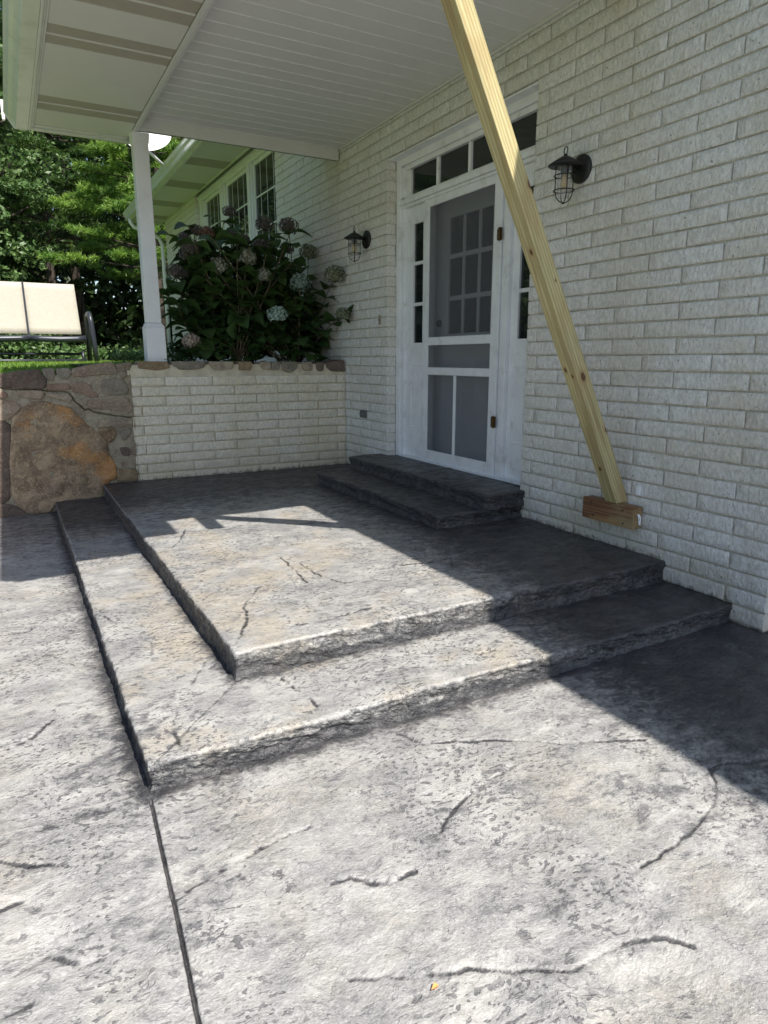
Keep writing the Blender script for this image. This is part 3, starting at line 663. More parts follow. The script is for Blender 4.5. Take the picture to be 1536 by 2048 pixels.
def lay(y0, y1, rows, holes=(), origin=2.02, half=0.0):
    """brick rectangles (ya,yb,k) for a running bond between y0 and y1, cut round the holes (ya,yb,za,zb)"""
    out = []
    for k in rows:
        za, zb = ZB0 + k * PITCH_Z, ZB0 + (k + 1) * PITCH_Z
        spans = [(y0, y1)]
        for (ha, hb, hza, hzb) in holes:
            if zb - 0.03 > hza and za + 0.03 < hzb:
                ns = []
                for a, b in spans:
                    if hb <= a or ha >= b: ns.append((a, b)); continue
                    if ha > a: ns.append((a, ha))
                    if hb < b: ns.append((hb, b))
                spans = ns
        ph = origin + (PITCH_L / 2 if (k % 2) else 0) + half
        for a, b in spans:
            n = math.floor((a - ph) / PITCH_L); cuts = [a]
            while ph + (n + 1) * PITCH_L < b - 0.045:
                n += 1
                q = ph + n * PITCH_L + random.uniform(-0.006, 0.006)
                if q > a + 0.045: cuts.append(q)
            cuts.append(b)
            for i in range(len(cuts) - 1):
                ca, cb = cuts[i], cuts[i + 1]
                a2 = ca + (JH / 2 if i > 0 else 0.0); b2 = cb - (JH / 2 if i < len(cuts) - 2 else 0.0)
                if b2 - a2 > 0.03: out.append((a2, b2, k))
    return out

house = empty('house', (0, 0, 0), 'white painted brick house with recessed front door, three far windows and white eaves', 'house')
DOOR = (4.105, 6.297, 0.30, 3.425)
WIN = (9.46, 13.86, 2.45, 4.55)
CORNER = 2.02
bricks = lay(CORNER, 16.65, range(0, 45), [DOOR, WIN], CORNER)
bricks = [b for b in bricks if not (b[1] < 7.4 and ZB0 + b[2] * PITCH_Z > 3.80) and not (b[0] > 7.40 and ZB0 + (b[2] + 1) * PITCH_Z < 1.40)
          and not (b[0] > 2.8 and b[1] < 7.4 and ZB0 + (b[2] + 1) * PITCH_Z < 0.20) and not (b[0] > 2.4 and b[1] < 7.4 and ZB0 + (b[2] + 1) * PITCH_Z < 0.10)]
camp = Vector((-3.53, 0, 1.5))
def shown(b):
    y = (b[0] + b[1]) / 2; z = ZB0 + (b[2] + 0.5) * PITCH_Z; d = (Vector((0, y, z)) - camp)
    return (b[1] - b[0]) * 3.53 / d.length ** 3
bricks.sort(key=shown, reverse=True)
def put_brick(a2, b2, k, parent, xform=None):
    me = brick_for(b2 - a2)
    o = link('brick', me, parent)
    L0 = max(v.co.y for v in me.vertices) * 2
    o.scale = (random.choice((0.9, 1.0, 1.15)), (b2 - a2) / L0 * random.choice((1,)), 1)
    o.location = (-0.007 + random.uniform(-0.0025, 0.0025), (a2 + b2) / 2, ZB0 + (k + 0.5) * PITCH_Z + random.uniform(-0.0012, 0.0012))
    o.rotation_euler = (random.uniform(-0.002, 0.002), 0, 0)
    return o
NPART = 285
for (a2, b2, k) in bricks[:NPART]: put_brick(a2, b2, k, house)
def join_bricks(name, specs, parent, frame=lambda p: p):
    vs = []; fs = []
    for (a2, b2, k) in specs:
        me = brick_for(b2 - a2); L0 = max(v.co.y for v in me.vertices) * 2; n = len(vs)
        sx = (b2 - a2) / L0; cy = (a2 + b2) / 2; cz = ZB0 + (k + 0.5) * PITCH_Z; dx = -0.007 + random.uniform(-0.0025, 0.0025)
        for v in me.vertices: vs.append(frame((v.co.x + dx, v.co.y * sx + cy, v.co.z + cz)))
        for p in me.polygons: fs.append(tuple(i + n for i in p.vertices))
    return link(name, make_mesh(name, vs, fs, M['brick']), parent)
tag(join_bricks('brickwork', bricks[NPART:], house), kind='stuff')
# the near corner's return face, running away along +X
ret = []
for k in range(0, 45):
    x = 0.12 if k % 2 else 0.12
    L1 = 0.235 if k % 2 else 0.48
    a = 0.0; first = True; q = a
    spans = [0.105] + [0.105 + (PITCH_L / 2 if k % 2 == 0 else PITCH_L) * 1 + i * PITCH_L for i in range(0, 6)]
    for i in range(len(spans) - 1): ret.append((spans[i] + JW / 2, spans[i + 1] - JW / 2, k))
tag(join_bricks('corner_brickwork', ret, house, lambda p: (p[1], CORNER + p[0] + 0.007, p[2])), kind='stuff')

# mortar backing behind the bricks, cut round door and windows
mb = MB(); mx0, mx1 = 0.0035, 0.10
def slab(y0, y1, z0, z1): mb.box((mx0, y0, z0), (mx1, y1, z1))
slab(CORNER + 0.006, 4.099, -0.1, 4.6)
slab(4.099, 6.303, 3.431, 4.6)
slab(6.303, 9.454, -0.1, 4.6)
slab(9.454, 13.866, -0.1, 2.44)
slab(13.866, 16.64, -0.1, 4.6)
mb.box((0.10, CORNER + 0.013, -0.1), (3.2, CORNER + 0.1, 4.6))
mb.obj('mortar_wall', M['mortar'], house)
# inner leaf so no light leaks through the house
ib = MB()
ib.box((0.55, 2.12, -0.1), (0.60, 16.6, 4.6)); ib.box((0.10, 16.55, -0.1), (3.0, 16.6, 4.6))
ib.obj('inner_wall', M['dark_room'], house)
# smear of dark colour coat where concrete meets brick
# ------------------------------------------------------------------ entrance joinery
W = M['white']
XD = 0.115
Z0D, Z1D = 0.475, 3.425
ent = empty('door_frame', (0, 0, 0)); ent.parent = house
def trim(name, a, b, bevel=0.004, parent=None, mat=None): return box(name, a, b, mat or W, parent or ent, bevel)
# outer casing
trim('casing', (XD - 0.02, 6.215, Z0D), (XD + 0.05, 6.292, Z1D - 0.01))
trim('casing', (XD, 6.155, Z0D), (XD + 0.06, 6.213, Z1D - 0.09))
trim('casing', (XD - 0.02, 4.12, Z0D), (XD + 0.05, 4.20, Z1D - 0.01))
trim('head_casing', (XD - 0.02, 4.202, 3.345), (XD + 0.05, 6.213, Z1D - 0.01))
trim('head_casing', (XD, 4.202, 3.300), (XD + 0.06, 6.153, 3.343))
trim('drip_cap', (0.004, 4.112, 3.408), (XD - 0.021, 6.29, 3.424), 0.002)
trim('transom_bar', (XD - 0.025, 4.202, 2.985), (XD + 0.08, 6.213, 3.035))
trim('transom_bar', (XD + 0.0, 4.202, 3.037), (XD + 0.07, 6.213, 3.058))
trim('transom_bar', (XD - 0.01, 4.202, 2.955), (XD + 0.07, 6.213, 2.983))
# transom lights
tr = empty('transom_window', (0, 0, 0)); tr.parent = house
ys = [4.25, 4.59, 5.09, 5.59, 6.12]
for y in (4.60, 5.10, 5.595): box('muntin', (XD + 0.012, y - 0.018, 3.060), (XD + 0.05, y + 0.018, 3.298), W, tr, 0.003)
box('frame', (XD + 0.012, 6.06, 3.060), (XD + 0.05, 6.153, 3.298), W, tr, 0.003)
for a, b in ((4.21, 4.578), (4.622, 5.078), (5.122, 5.573), (5.617, 6.056)):
    box('pane', (XD + 0.035, a, 3.062), (XD + 0.039, b, 3.296), M['glass'], tr)
# sidelights: panelled leaf with three stacked panes
def sidelight(y0, y1, gy0, gy1, name='sidelight'):
    s = empty(name, (0, 0, 0)); s.parent = house
    zs = [(1.655, 2.015), (2.045, 2.405), (2.435, 2.79)]
    m = MB(); x0, x1 = XD + 0.03, XD + 0.07
    m.box((x0, y0, 0.50), (x1, gy0, 2.952)); m.box((x0, gy1, 0.50), (x1, y1, 2.952))
    m.box((x0, gy0, 0.50), (x1, gy1, 1.655)); m.box((x0, gy0, 2.79), (x1, gy1, 2.952))
    m.box((x0, gy0, 2.015), (x1, gy1, 2.045)); m.box((x0, gy0, 2.405), (x1, gy1, 2.435))
    m.obj('leaf', W, s)
    p0, p1 = (max(y0 + 0.03, gy0 - 0.01), min(y1 - 0.03, gy1 + 0.03))
    m = MB()
    for a, b in (((p0, 0.80), (p0 + 0.012, 1.44)), ((p1 - 0.012, 0.80), (p1, 1.44)), ((p0 + 0.012, 0.80), (p1 - 0.012, 0.812)), ((p0 + 0.012, 1.428), (p1 - 0.012, 1.44))):
        m.box((x0 - 0.008, a[0], a[1]), (x0 + 0.002, b[0], b[1]))
    m.obj('panel_moulding', W, s, 0.002)
    box('panel', (x0 - 0.005, p0 + 0.03, 0.83), (x0 + 0.003, p1 - 0.03, 1.41), W, s, 0.003)
    for a, b in zs:
        box('pane', (x0 + 0.018, gy0, a), (x0 + 0.022, gy1, b), M['glass'], s)
    return s
sidelight(5.80, 6.153, 5.85, 6.03)
sidelight(4.202, 4.49, 4.26, 4.40)
trim('sill', (XD - 0.03, 4.202, 0.474), (XD + 0.12, 6.213, 0.50))
trim('jamb', (XD - 0.01, 4.492, 0.50), (XD + 0.10, 4.552, 2.953))
trim('jamb', (XD + 0.004, 4.554, 0.50), (XD + 0.10, 4.592, 2.953))
trim('jamb', (XD + 0.004, 5.755, 0.50), (XD + 0.10, 5.798, 2.953))
# screen door
sd = empty('screen_door', (0, 0, 0)); sd.parent = house
xa, xb = XD - 0.012, XD + 0.016
F = lambda n, y0, y1, z0, z1, xx=0: box(n, (xa + xx, y0, z0), (xb - xx, y1, z1), W, sd, 0.0035)
F('stile', 4.600, 4.700, 0.49, 2.952); F('stile', 5.690, 5.762, 0.49, 2.952)
F('rail', 4.702, 5.688, 2.885, 2.952, 0.001); F('rail', 4.702, 5.688, 1.625, 1.700, 0.001)
F('rail', 4.702, 5.688, 1.345, 1.415, 0.001); F('rail', 4.702, 5.688, 0.49, 0.60, 0.001)
F('muntin', 5.205, 5.240, 0.602, 1.343, 0.004)
for (z0, z1) in ((1.702, 2.883), (1.417, 1.623)): box('screen', (XD + 0.001, 4.702, z0), (XD + 0.003, 5.688, z1), M['screen'], sd)
box('screen', (XD + 0.001, 4.702, 0.602), (XD + 0.003, 5.203, 1.343), M['screen'], sd)
box('screen', (XD + 0.001, 5.242, 0.602), (XD + 0.003, 5.688, 1.343), M['screen'], sd)
for z in (2.485, 0.965):
    h = MB().box((xa - 0.012, 4.578, z - 0.048), (xa - 0.003, 4.606, z + 0.048)).box((xa - 0.012, 4.612, z - 0.044), (xa - 0.002, 4.640, z + 0.044))
    h.tube([(xa - 0.014, 4.609, z - 0.052), (xa - 0.014, 4.609, z + 0.052)], 0.008, 8)
    h.obj('hinge', M['brass'], sd, 0.002)
# front door behind the screen
fd = empty('front_door', (0, 0, 0)); fd.parent = house
xf = 0.30
DG = M['door_grey']
gy = [(4.98, 5.13), (5.16, 5.36), (5.40, 5.62)]; gy = [(4.95, 5.135), (5.165, 5.375), (5.405, 5.62)]
gz = [(1.735, 2.045), (2.085, 2.425), (2.465, 2.79)]
m = MB()
m.box((xf, 5.62, 0.50), (xf + 0.045, 5.85, 2.95)); m.box((xf, 4.60, 0.50), (xf + 0.045, 4.95, 2.95))
m.box((xf, 4.95, 0.50), (xf + 0.045, 5.62, 1.735)); m.box((xf, 4.95, 2.79), (xf + 0.045, 5.62, 2.95))
m.obj('leaf', DG, fd)
m = MB()
for a, b in ((5.135, 5.165), (5.375, 5.405)): m.box((xf - 0.004, a, 1.735), (xf + 0.03, b, 2.79))
for a, b in ((2.045, 2.085), (2.425, 2.465)):
    for c, d in gy: m.box((xf - 0.003, c, a), (xf + 0.03, d, b))
m.box((xf - 0.012, 4.925, 1.70), (xf - 0.001, 5.645, 1.735)); m.box((xf - 0.012, 4.925, 2.79), (xf - 0.001, 5.645, 2.825))
m.box((xf - 0.012, 4.915, 1.735), (xf - 0.001, 4.95, 2.79)); m.box((xf - 0.012, 5.62, 1.735), (xf - 0.001, 5.655, 2.79))
m.obj('muntin_grille', DG, fd, 0.003)
for c, d in gy:
    for a, b in gz: box('pane', (xf + 0.012, c, a), (xf + 0.016, d, b), M['glass'], fd)
for y0, y1 in ((4.88, 5.20), (5.35, 5.70)):
    m = MB(); z0, z1 = 0.76, 1.50
    m.box((xf - 0.010, y0, z0), (xf, y0 + 0.03, z1)); m.box((xf - 0.010, y1 - 0.03, z0), (xf, y1, z1))
    m.box((xf - 0.010, y0 + 0.03, z0), (xf, y1 - 0.03, z0 + 0.03)); m.box((xf - 0.010, y0 + 0.03, z1 - 0.03), (xf, y1 - 0.03, z1))
    m.box((xf - 0.006, y0 + 0.07, z0 + 0.07), (xf, y1 - 0.07, z1 - 0.07))
    m.obj('panel', DG, fd, 0.003)
kb = MB()
kb.lathe([(0.035, 0.0), (0.035, 0.008), (0.014, 0.012), (0.014, 0.04), (0.030, 0.055), (0.034, 0.072), (0.026, 0.088), (0.0, 0.092)], (0, 0, 0), 'x', 20)
for i, v in enumerate(kb.v): kb.v[i] = (xf - v[0], 5.765 + v[1], 1.66 + v[2])
kb.f = [tuple(reversed(q)) for q in kb.f]
kb.obj('knob', M['dark_metal'], fd)
dbm = MB(); dbm.lathe([(0.034, 0.0), (0.034, 0.018), (0.026, 0.028), (0.0, 0.030)], (0, 0, 0), 'x', 20)
for i, v in enumerate(dbm.v): dbm.v[i] = (xf - v[0], 5.77 + v[1], 1.84 + v[2])
dbm.f = [tuple(reversed(q)) for q in dbm.f]
dbm.obj('deadbolt', M['dark_metal'], fd)
box('jamb_reveal', (0.175, 5.86, 0.50), (0.40, 5.90, 2.95), W, fd); box('jamb_reveal', (0.175, 4.555, 0.50), (0.40, 4.595, 2.95), W, fd)
box('jamb_head', (0.20, 4.60, 2.955), (0.40, 5.86, 2.99), W, fd)
# things one half sees inside, behind the glass
box('inner_blind', (0.46, 4.9, 1.6), (0.47, 5.30, 2.05), simple('pale_cloth', (0.35, 0.34, 0.33), 0.8), house)

# ------------------------------------------------------------------ far windows
XW = 0.10
fz0, fz1 = 2.47, 4.41
wins = [(9.55, 10.68), (10.92, 12.12), (12.46, 13.50)]
winmat = simple('white_window_vinyl', (0.70, 0.71, 0.68), 0.4, var=0.03)
for (a, b) in wins:
    w = empty('window', (0, 0, 0)); w.parent = house
    m = MB()
    m.box((XW, a, fz0), (XW + 0.05, a + 0.055, fz1)); m.box((XW, b - 0.055, fz0), (XW + 0.05, b, fz1))
    m.box((XW, a + 0.055, fz1 - 0.055), (XW + 0.05, b - 0.055, fz1)); m.box((XW, a + 0.055, fz0), (XW + 0.05, b - 0.055, fz0 + 0.055))
    m.obj('frame', winmat, w, 0.004)
    m = MB()
    for i in (1, 2, 3):
        y = a + (b - a) * i / 4; m.box((XW + 0.012, y - 0.005, fz0 + 0.055), (XW + 0.0165, y + 0.005, fz1 - 0.055))
    for z in (3.43, 3.90): m.box((XW + 0.007, a + 0.055, z - 0.012), (XW + 0.0118, b - 0.055, z + 0.010))
    m.obj('grille', winmat, w)
    box('pane', (XW + 0.020, a + 0.055, fz0 + 0.055), (XW + 0.024, b - 0.055, fz1 - 0.055), M['glass'], w)
for (a, b) in ((9.47, 9.548), (10.682, 10.918), (12.122, 12.458), (13.502, 13.85)): box('mullion_post', (XW - 0.03, a, fz0), (XW + 0.04, b, fz1), winmat, house, 0.006)
for (a, b) in ((10.735, 10.865), (12.215, 12.365), (13.60, 13.76)): box('mullion_cover', (XW - 0.05, a, fz0), (XW - 0.031, b, fz1), winmat, house, 0.004)
box('head_board', (XW - 0.04, 9.47, fz1 + 0.002), (XW + 0.04, 13.85, 4.548), winmat, house, 0.004)
box('head_board', (XW - 0.065, 9.47, fz1 + 0.052), (XW - 0.042, 13.85, 4.50), winmat, house, 0.004)
box('window_sill', (0.0, 9.47, 2.45), (XW + 0.05, 13.85, 2.468), winmat, house)

# ------------------------------------------------------------------ main eave
SZ = 4.552
eave = empty('main_eave', (0, 0, 0)); eave.parent = house
for i, (a, b) in enumerate([(-3.0, 7.0), (7.0, 16.9)]):
    pass
y = 7.0; k = 0
vents = [(8.15, 8.55), (9.75, 10.2), (11.35, 11.8), (12.9, 13.4), (14.6, 15.1), (16.1, 16.5)]
edges = sorted(set([7.0, 16.9] + [q for v in vents for q in v]))
for a, b in zip(edges[:-1], edges[1:]):
    is_v = any(abs(a - v[0]) < 1e-6 for v in vents)
    if is_v:
        box('vented_panel', (-0.70, a, SZ + 0.004), (-0.006, b, SZ + 0.012), M['vent'], eave)
    else:
        n = max(1, int(round((b - a) / 0.2)))
        for i in range(n):
            q0 = a + (b - a) * i / n; q1 = a + (b - a) * (i + 1) / n
            box('soffit_board', (-0.70, q0 + 0.004, SZ), (-0.006, q1 - 0.004, SZ + 0.012), M['soffit'], eave, 0.002)
box('soffit_backing', (-0.70, -3.0, SZ + 0.0125), (-0.006, 16.9, SZ + 0.02), M['soffit'], eave)
box('soffit_backing', (0.006, -3.0, 4.61), (5.2, 16.9, 4.63), M['soffit'], eave)
box('wall_channel', (-0.03, 7.45, SZ - 0.02), (-0.012, 16.9, SZ - 0.001), M['gutter'], eave)
gp = [(-0.702, SZ - 0.03), (-0.80, SZ - 0.03), (-0.815, SZ - 0.015), (-0.82, SZ + 0.04), (-0.845, SZ + 0.075), (-0.855, SZ + 0.11), (-0.865, SZ + 0.125), (-0.845, SZ + 0.128), (-0.83, SZ + 0.10), (-0.702, SZ + 0.06)]
MB().extrude(gp, 'y', 7.0, 16.9).obj('gutter', M['gutter'], eave, 0.0)
MB().extrude(gp, 'y', -3.0, 6.99).obj('gutter', M['gutter'], eave, 0.0)
box('fascia', (-0.75, -3.0, SZ - 0.045), (-0.7025, 16.9, SZ - 0.001), M['gutter'], eave, 0.003)
box('end_trim', (-0.70, 16.87, SZ - 0.045), (-0.02, 16.93, SZ - 0.001), M['gutter'], eave)
MB().extrude([(-0.83, SZ + 0.10), (6.0, SZ + 2.9), (6.0, SZ + 0.1), (0, SZ + 0.08)], 'y', -3.0, 17.0).obj('roof', M['roof'], house)
dn = MB()
dn.tube([(-0.76, 16.6, SZ - 0.03), (-0.76, 16.6, SZ - 0.10), (-0.70, 16.6, SZ - 0.19), (-0.55, 16.62, SZ - 0.24), (-0.30, 16.68, SZ - 0.30), (-0.16, 16.70, SZ - 0.36), (-0.09, 16.70, SZ - 0.50), (-0.085, 16.70, SZ - 0.8), (-0.085, 16.70, 1.45)], 0.042, 10)
dn.obj('downspout', winmat, house)
# bracing rubble: house side wall past the corner
box('side_wall', (0.9, 2.2, -0.1), (0.95, 2.6, 0.0), M['mortar'], house)

# ------------------------------------------------------------------ satellite dish
dish = empty('satellite_dish', (-1.0, 12.2, SZ + 0.15), 'white oval satellite dish on a bent arm above the far gutter', 'satellite dish')
dm = MB(); prof = [(0.0, 0.0), (0.10, 0.010), (0.19, 0.032), (0.27, 0.065), (0.31, 0.085), (0.315, 0.095), (0.305, 0.092), (0.19, 0.045), (0.0, 0.012)]
dm.lathe(prof, (0, 0, 0), 'z', 36)
o = dm.obj('reflector', M['dish'], dish)
o.location = (-0.16, -0.25, 0.17); o.rotation_euler = (math.radians(62), 0, math.radians(-22)); o.scale = (1.15, 0.95, 1.0)
am = MB(); am.tube([(-0.28, -0.1, 0.30), (-0.18, -0.02, 0.10), (0.10, 0.08, -0.08)], 0.024, 8); am.obj('arm', M['dish'], dish)
am = MB(); am.tube([(-0.32, -0.3, 0.22), (-0.38, -0.62, 0.25)], 0.016, 6); am.box((-0.42, -0.74, 0.22), (-0.34, -0.62, 0.30)); am.obj('feed_arm', M['dish'], dish)

# ------------------------------------------------------------------ porch roof
porch = empty('porch_roof', (0, 0, 0), 'white porch roof with boarded ceiling, vented overhang and gutter over the front steps', 'roof')
YN, YF, YO, YE = 3.0, 7.36, 2.57, 7.93
CZ = 3.775
nb = int((YF - YN) / 0.175)
for i in range(nb):
    a = YN + (YF - YN) * i / nb; b = YN + (YF - YN) * (i + 1) / nb
    MB().extrude([(a + 0.0005, CZ + 0.012), (a + 0.0005, CZ + 0.003), (a + 0.004, CZ), (b - 0.013, CZ), (b - 0.010, CZ - 0.004), (b - 0.004, CZ - 0.004), (b - 0.0005, CZ + 0.001), (b - 0.0005, CZ + 0.012)], 'x', -2.148, -0.012).obj('ceiling_board', M['ceiling'], porch)
box('ceiling_backing', (-2.148, YN, CZ + 0.0125), (-0.012, YF, CZ + 0.03), simple('ceiling_seam', (0.80, 0.79, 0.76), 0.6), porch)
box('shadow_stub', (-1.93, 2.57, 3.66), (-1.80, YN - 0.003, 3.75), M['shadow_stub_wood'], porch, 0.003)  # unseen stub, added to cast a notch in the porch roof's shadow
WM = M['white_metal']
box('wall_channel', (-0.032, YN, CZ - 0.022), (-0.013, YF - 0.02, CZ - 0.001), M['soffit'], porch, 0.002)
box('side_beam', (-2.205, YO, 3.655), (-2.150, YF + 0.14, CZ + 0.03), WM, porch, 0.004)
box('beam_trim', (-2.212, YO, 3.645), (-2.175, YF + 0.13, 3.654), WM, porch, 0.002)
box('end_beam', (-2.148, YF, 3.655), (-0.030, YF + 0.032, CZ + 0.03), WM, porch, 0.004)
box('end_beam_cap', (-2.05, YF + 0.033, 3.6575), (-0.030, YF + 0.055, 3.70), simple('dark_flashing', (0.10, 0.095, 0.09), 0.6), porch)
box('header_beam', (-2.148, YN - 0.001, 3.655), (-0.012, YN + 0.13, CZ - 0.002), WM, porch, 0.004)
# overhang soffit
OZ = 3.652
pan = [(YO, 3.40, 0), (3.40, 3.72, 1), (3.72, 4.70, 0), (4.70, 5.05, 1), (5.05, 5.437, 0), (5.437, 5.76, 1), (5.76, 6.83, 0), (6.83, 7.20, 1), (7.20, 7.66, 0)]
for a, b, vflag in pan:
    if vflag:
        mid = (a + b) / 2
        for q0, q1 in ((a, mid - 0.012), (mid + 0.012, b)): box('vented_panel', (-3.045, q0 + 0.002, OZ + 0.005), (-2.217, q1 - 0.002, OZ + 0.012), M['vent'], porch)
        box('vent_rib', (-3.045, mid - 0.010, OZ - 0.002), (-2.217, mid + 0.010, OZ + 0.012), M['soffit'], porch, 0.003)
    else:
        n = max(1, int(round((b - a) / 0.55)))
        for i in range(n):
            q0 = a + (b - a) * i / n; q1 = a + (b - a) * (i + 1) / n
            box('soffit_panel', (-3.045, q0 + 0.0015, OZ), (-2.217, q1 - 0.0015, OZ + 0.012), M['soffit'], porch, 0.001)
box('soffit_backing', (-3.05, YO, OZ + 0.0125), (-2.207, YE, OZ + 0.03), M['vent'], porch)
box('end_channel', (-3.045, 7.662, OZ - 0.008), (-2.217, 7.73, OZ + 0.010), WM, porch, 0.003)
box('end_fascia', (-3.10, 7.735, OZ - 0.02), (-2.10, 7.80, OZ + 0.12), WM, porch, 0.004)
box('channel_trim', (-3.062, YO, OZ - 0.006), (-3.047, 7.73, OZ + 0.010), WM, porch, 0.002)
box('channel_trim', (-3.078, YO, OZ - 0.014), (-3.064, 7.73, OZ + 0.010), M['gutter'], porch, 0.002)
box('fascia', (-3.10, YO, OZ - 0.024), (-3.080, 7.75, OZ + 0.13), WM, porch, 0.002)
gp = [(-3.102, OZ - 0.022), (-3.20, OZ - 0.022), (-3.208, OZ - 0.014), (-3.212, OZ + 0.015), (-3.235, OZ + 0.04), (-3.262, OZ + 0.058), (-3.275, OZ + 0.085), (-3.292, OZ + 0.105), (-3.290, OZ + 0.118), (-3.27, OZ + 0.118), (-3.25, OZ + 0.09), (-3.102, OZ + 0.09)]
MB().extrude(gp, 'y', YO, 7.80).obj('gutter', M['gutter'], porch)
MB().extrude([(-3.212, OZ - 0.026), (-3.10, OZ - 0.026), (-3.10, OZ + 0.124), (-3.298, OZ + 0.124), (-3.275, OZ + 0.07)], 'y', 7.801, 7.812).obj('gutter_end_cap', M['gutter'], porch, 0.002)
MB().extrude([(-3.27, OZ + 0.12), (-0.012, OZ + 0.70), (-0.012, OZ + 0.14), (-3.10, OZ + 0.115)], 'y', YN, 7.84).obj('roof_deck', M['roof'], porch)
MB().extrude([(-3.27, OZ + 0.12), (-2.20, OZ + 0.31), (-2.20, OZ + 0.155), (-3.10, OZ + 0.115)], 'y', YO, YN - 0.001).obj('roof_deck', M['roof'], porch)
box('gutter_bracket', (-3.30, 8.0, OZ + 0.10), (-3.275, 8.06, OZ + 0.27), M['dish'], porch)

# post
post = empty('porch_post', (-2.135, 7.50, 1.462), 'square white porch post with wider base on the stone wall', 'post')
def frustum(m, z0, z1, h0, h1):
    m.add([(-h0, -h0, z0), (h0, -h0, z0), (h0, h0, z0), (-h0, h0, z0), (-h1, -h1, z1), (h1, -h1, z1), (h1, h1, z1), (-h1, h1, z1)], [(3, 2, 1, 0), (4, 5, 6, 7), (0, 1, 5, 4), (1, 2, 6, 5), (2, 3, 7, 6), (3, 0, 4, 7)])
postmat = simple('white_post_paint', (0.72, 0.725, 0.75), 0.45, var=0.03, dirt=(0.45, 0.40, 0.34), dirt_amt=0.3, bump=0.2, bscale=50)
m = MB(); frustum(m, 0.40, 2.195, 0.072, 0.072); m.obj('shaft', postmat, post, 0.006)
m = MB(); frustum(m, 0.0, 0.355, 0.098, 0.096); m.obj('base', postmat, post, 0.006)
m = MB(); frustum(m, 0.355, 0.398, 0.098, 0.074); m.obj('base_collar', postmat, post, 0.003)
m = MB(); frustum(m, 2.10, 2.19, 0.076, 0.084); m.obj('capital', postmat, post, 0.003)

# ------------------------------------------------------------------ brace and its block
B0 = Vector((-0.05, 3.07, 0.565)); B1 = Vector((-1.82, 2.955, 3.72))
ax_ = (B1 - B0); Lb = ax_.length; ax_.normalize()
yv = Vector((0, 1, 0)); yv = (yv - ax_ * yv.dot(ax_)).normalized(); xv = yv.cross(ax_)
hw = 0.050
knots = [(hw, -hw, 0.55, 0.016), (0.0, -hw, 0.95, 0.022), (-hw, 0.02, 1.02, 0.012), (-hw, -0.02, 0.98, 0.010), (hw, -hw, 2.07, 0.02), (-hw, -0.012, 1.75, 0.014), (0.0, -hw, 2.98, 0.017), (-hw, 0.0, 0.30, 0.012), (0.02, -hw, 1.55, 0.006)]
M['brace'] = wood_mat('treated_pine', (0.56, 0.485, 0.26), (0.40, 0.335, 0.165), knots, hw)
m = MB()
cut = 0.030      # sloped foot sits flat on the block
def bz(x, y): return 0.0
vv = []
for z in (0, Lb):
    for (a, b) in ((-hw, -hw), (hw, -hw), (hw, hw), (-hw, hw)):
        zz = z + (a * (-(xv.z) / ax_.z) + b * (-(yv.z) / ax_.z) if z == 0 else 0)
        vv.append((a, b, zz))
m.add(vv, [(3, 2, 1, 0), (4, 5, 6, 7), (0, 1, 5, 4), (1, 2, 6, 5), (2, 3, 7, 6), (3, 0, 4, 7)])
brace = m.obj('wooden_brace', M['brace'], None, 0.004)
brace.matrix_world = Matrix(((xv.x, yv.x, ax_.x, B0.x), (xv.y, yv.y, ax_.y, B0.y), (xv.z, yv.z, ax_.z, B0.z), (0, 0, 0, 1)))
tag(brace, 'yellow-green pine post leaning from a block on the wall up to the porch roof', 'post')

blk = empty('support_block', (0, 3.10, 0.49), 'brown doubled wooden block fixed low on the brick wall under the leaning post', 'wood block')
wb1 = wood_mat('brown_treated_board', (0.26, 0.130, 0.062), (0.155, 0.072, 0.032), [(-0.02, 0.05, 0.19, 0.010)], 0.05, reddish=0.2)
wb2 = wood_mat('tan_treated_board', (0.31, 0.21, 0.115), (0.22, 0.14, 0.07), [], 0.03)
for nm, x0, x1, y0, y1, mt in (('outer_board', -0.105, -0.058, -0.222, 0.222, wb1), ('inner_board', -0.055, -0.016, -0.215, 0.222, wb2)):
    m = MB().box((x0, -0.0725, y0), (x1, 0.0725, y1))
    b_ = m.obj(nm, mt, blk, 0.004); b_.rotation_euler = (math.radians(-90), 0, 0)
for (zz, yy) in ((-0.045, -0.14), (0.04, -0.13), (-0.04, 0.12), (0.045, 0.14)):
    m = MB(); m.lathe([(0.0065, 0.0), (0.0065, 0.002), (0.0, 0.0025)], (0, 0, 0), 'x', 10); m.v = [(-0.105 - v[0], yy + v[1], zz + v[2]) for v in m.v]; m.f = [tuple(reversed(q)) for q in m.f]
    m.obj('screw', M['dark_metal'], blk)
tagm = simple('white_paper_tag', (0.85, 0.86, 0.88), 0.5)
m = MB(); tv = []
pt = [(-0.066, 0.028), (-0.060, 0.010), (-0.059, -0.010), (-0.050, -0.045), (-0.046, -0.050)]
for i, (x_, z_) in enumerate(pt):
    wd = [0.010, 0.013, 0.012, 0.007, 0.002][i]; yy_ = [-0.224, -0.230, -0.231, -0.226, -0.224][i]
    tv += [(x_ - wd, yy_, z_ + 0.004), (x_ + wd, yy_ - 0.003, z_ - 0.002)]
m.add(tv, [(0, 2, 3, 1), (2, 4, 5, 3), (4, 6, 7, 5), (6, 8, 9, 7)]); m.obj('paper_tag', tagm, blk)
m = MB()
for i in range(5): m.box((-0.070 + 0.0018 * i, -0.2336, -0.012 + i * 0.0045), (-0.060 + 0.001 * i, -0.2334, -0.010 + i * 0.0045))
m.obj('printed_bars', simple('tag_print', (0.03, 0.03, 0.035), 0.5), blk)

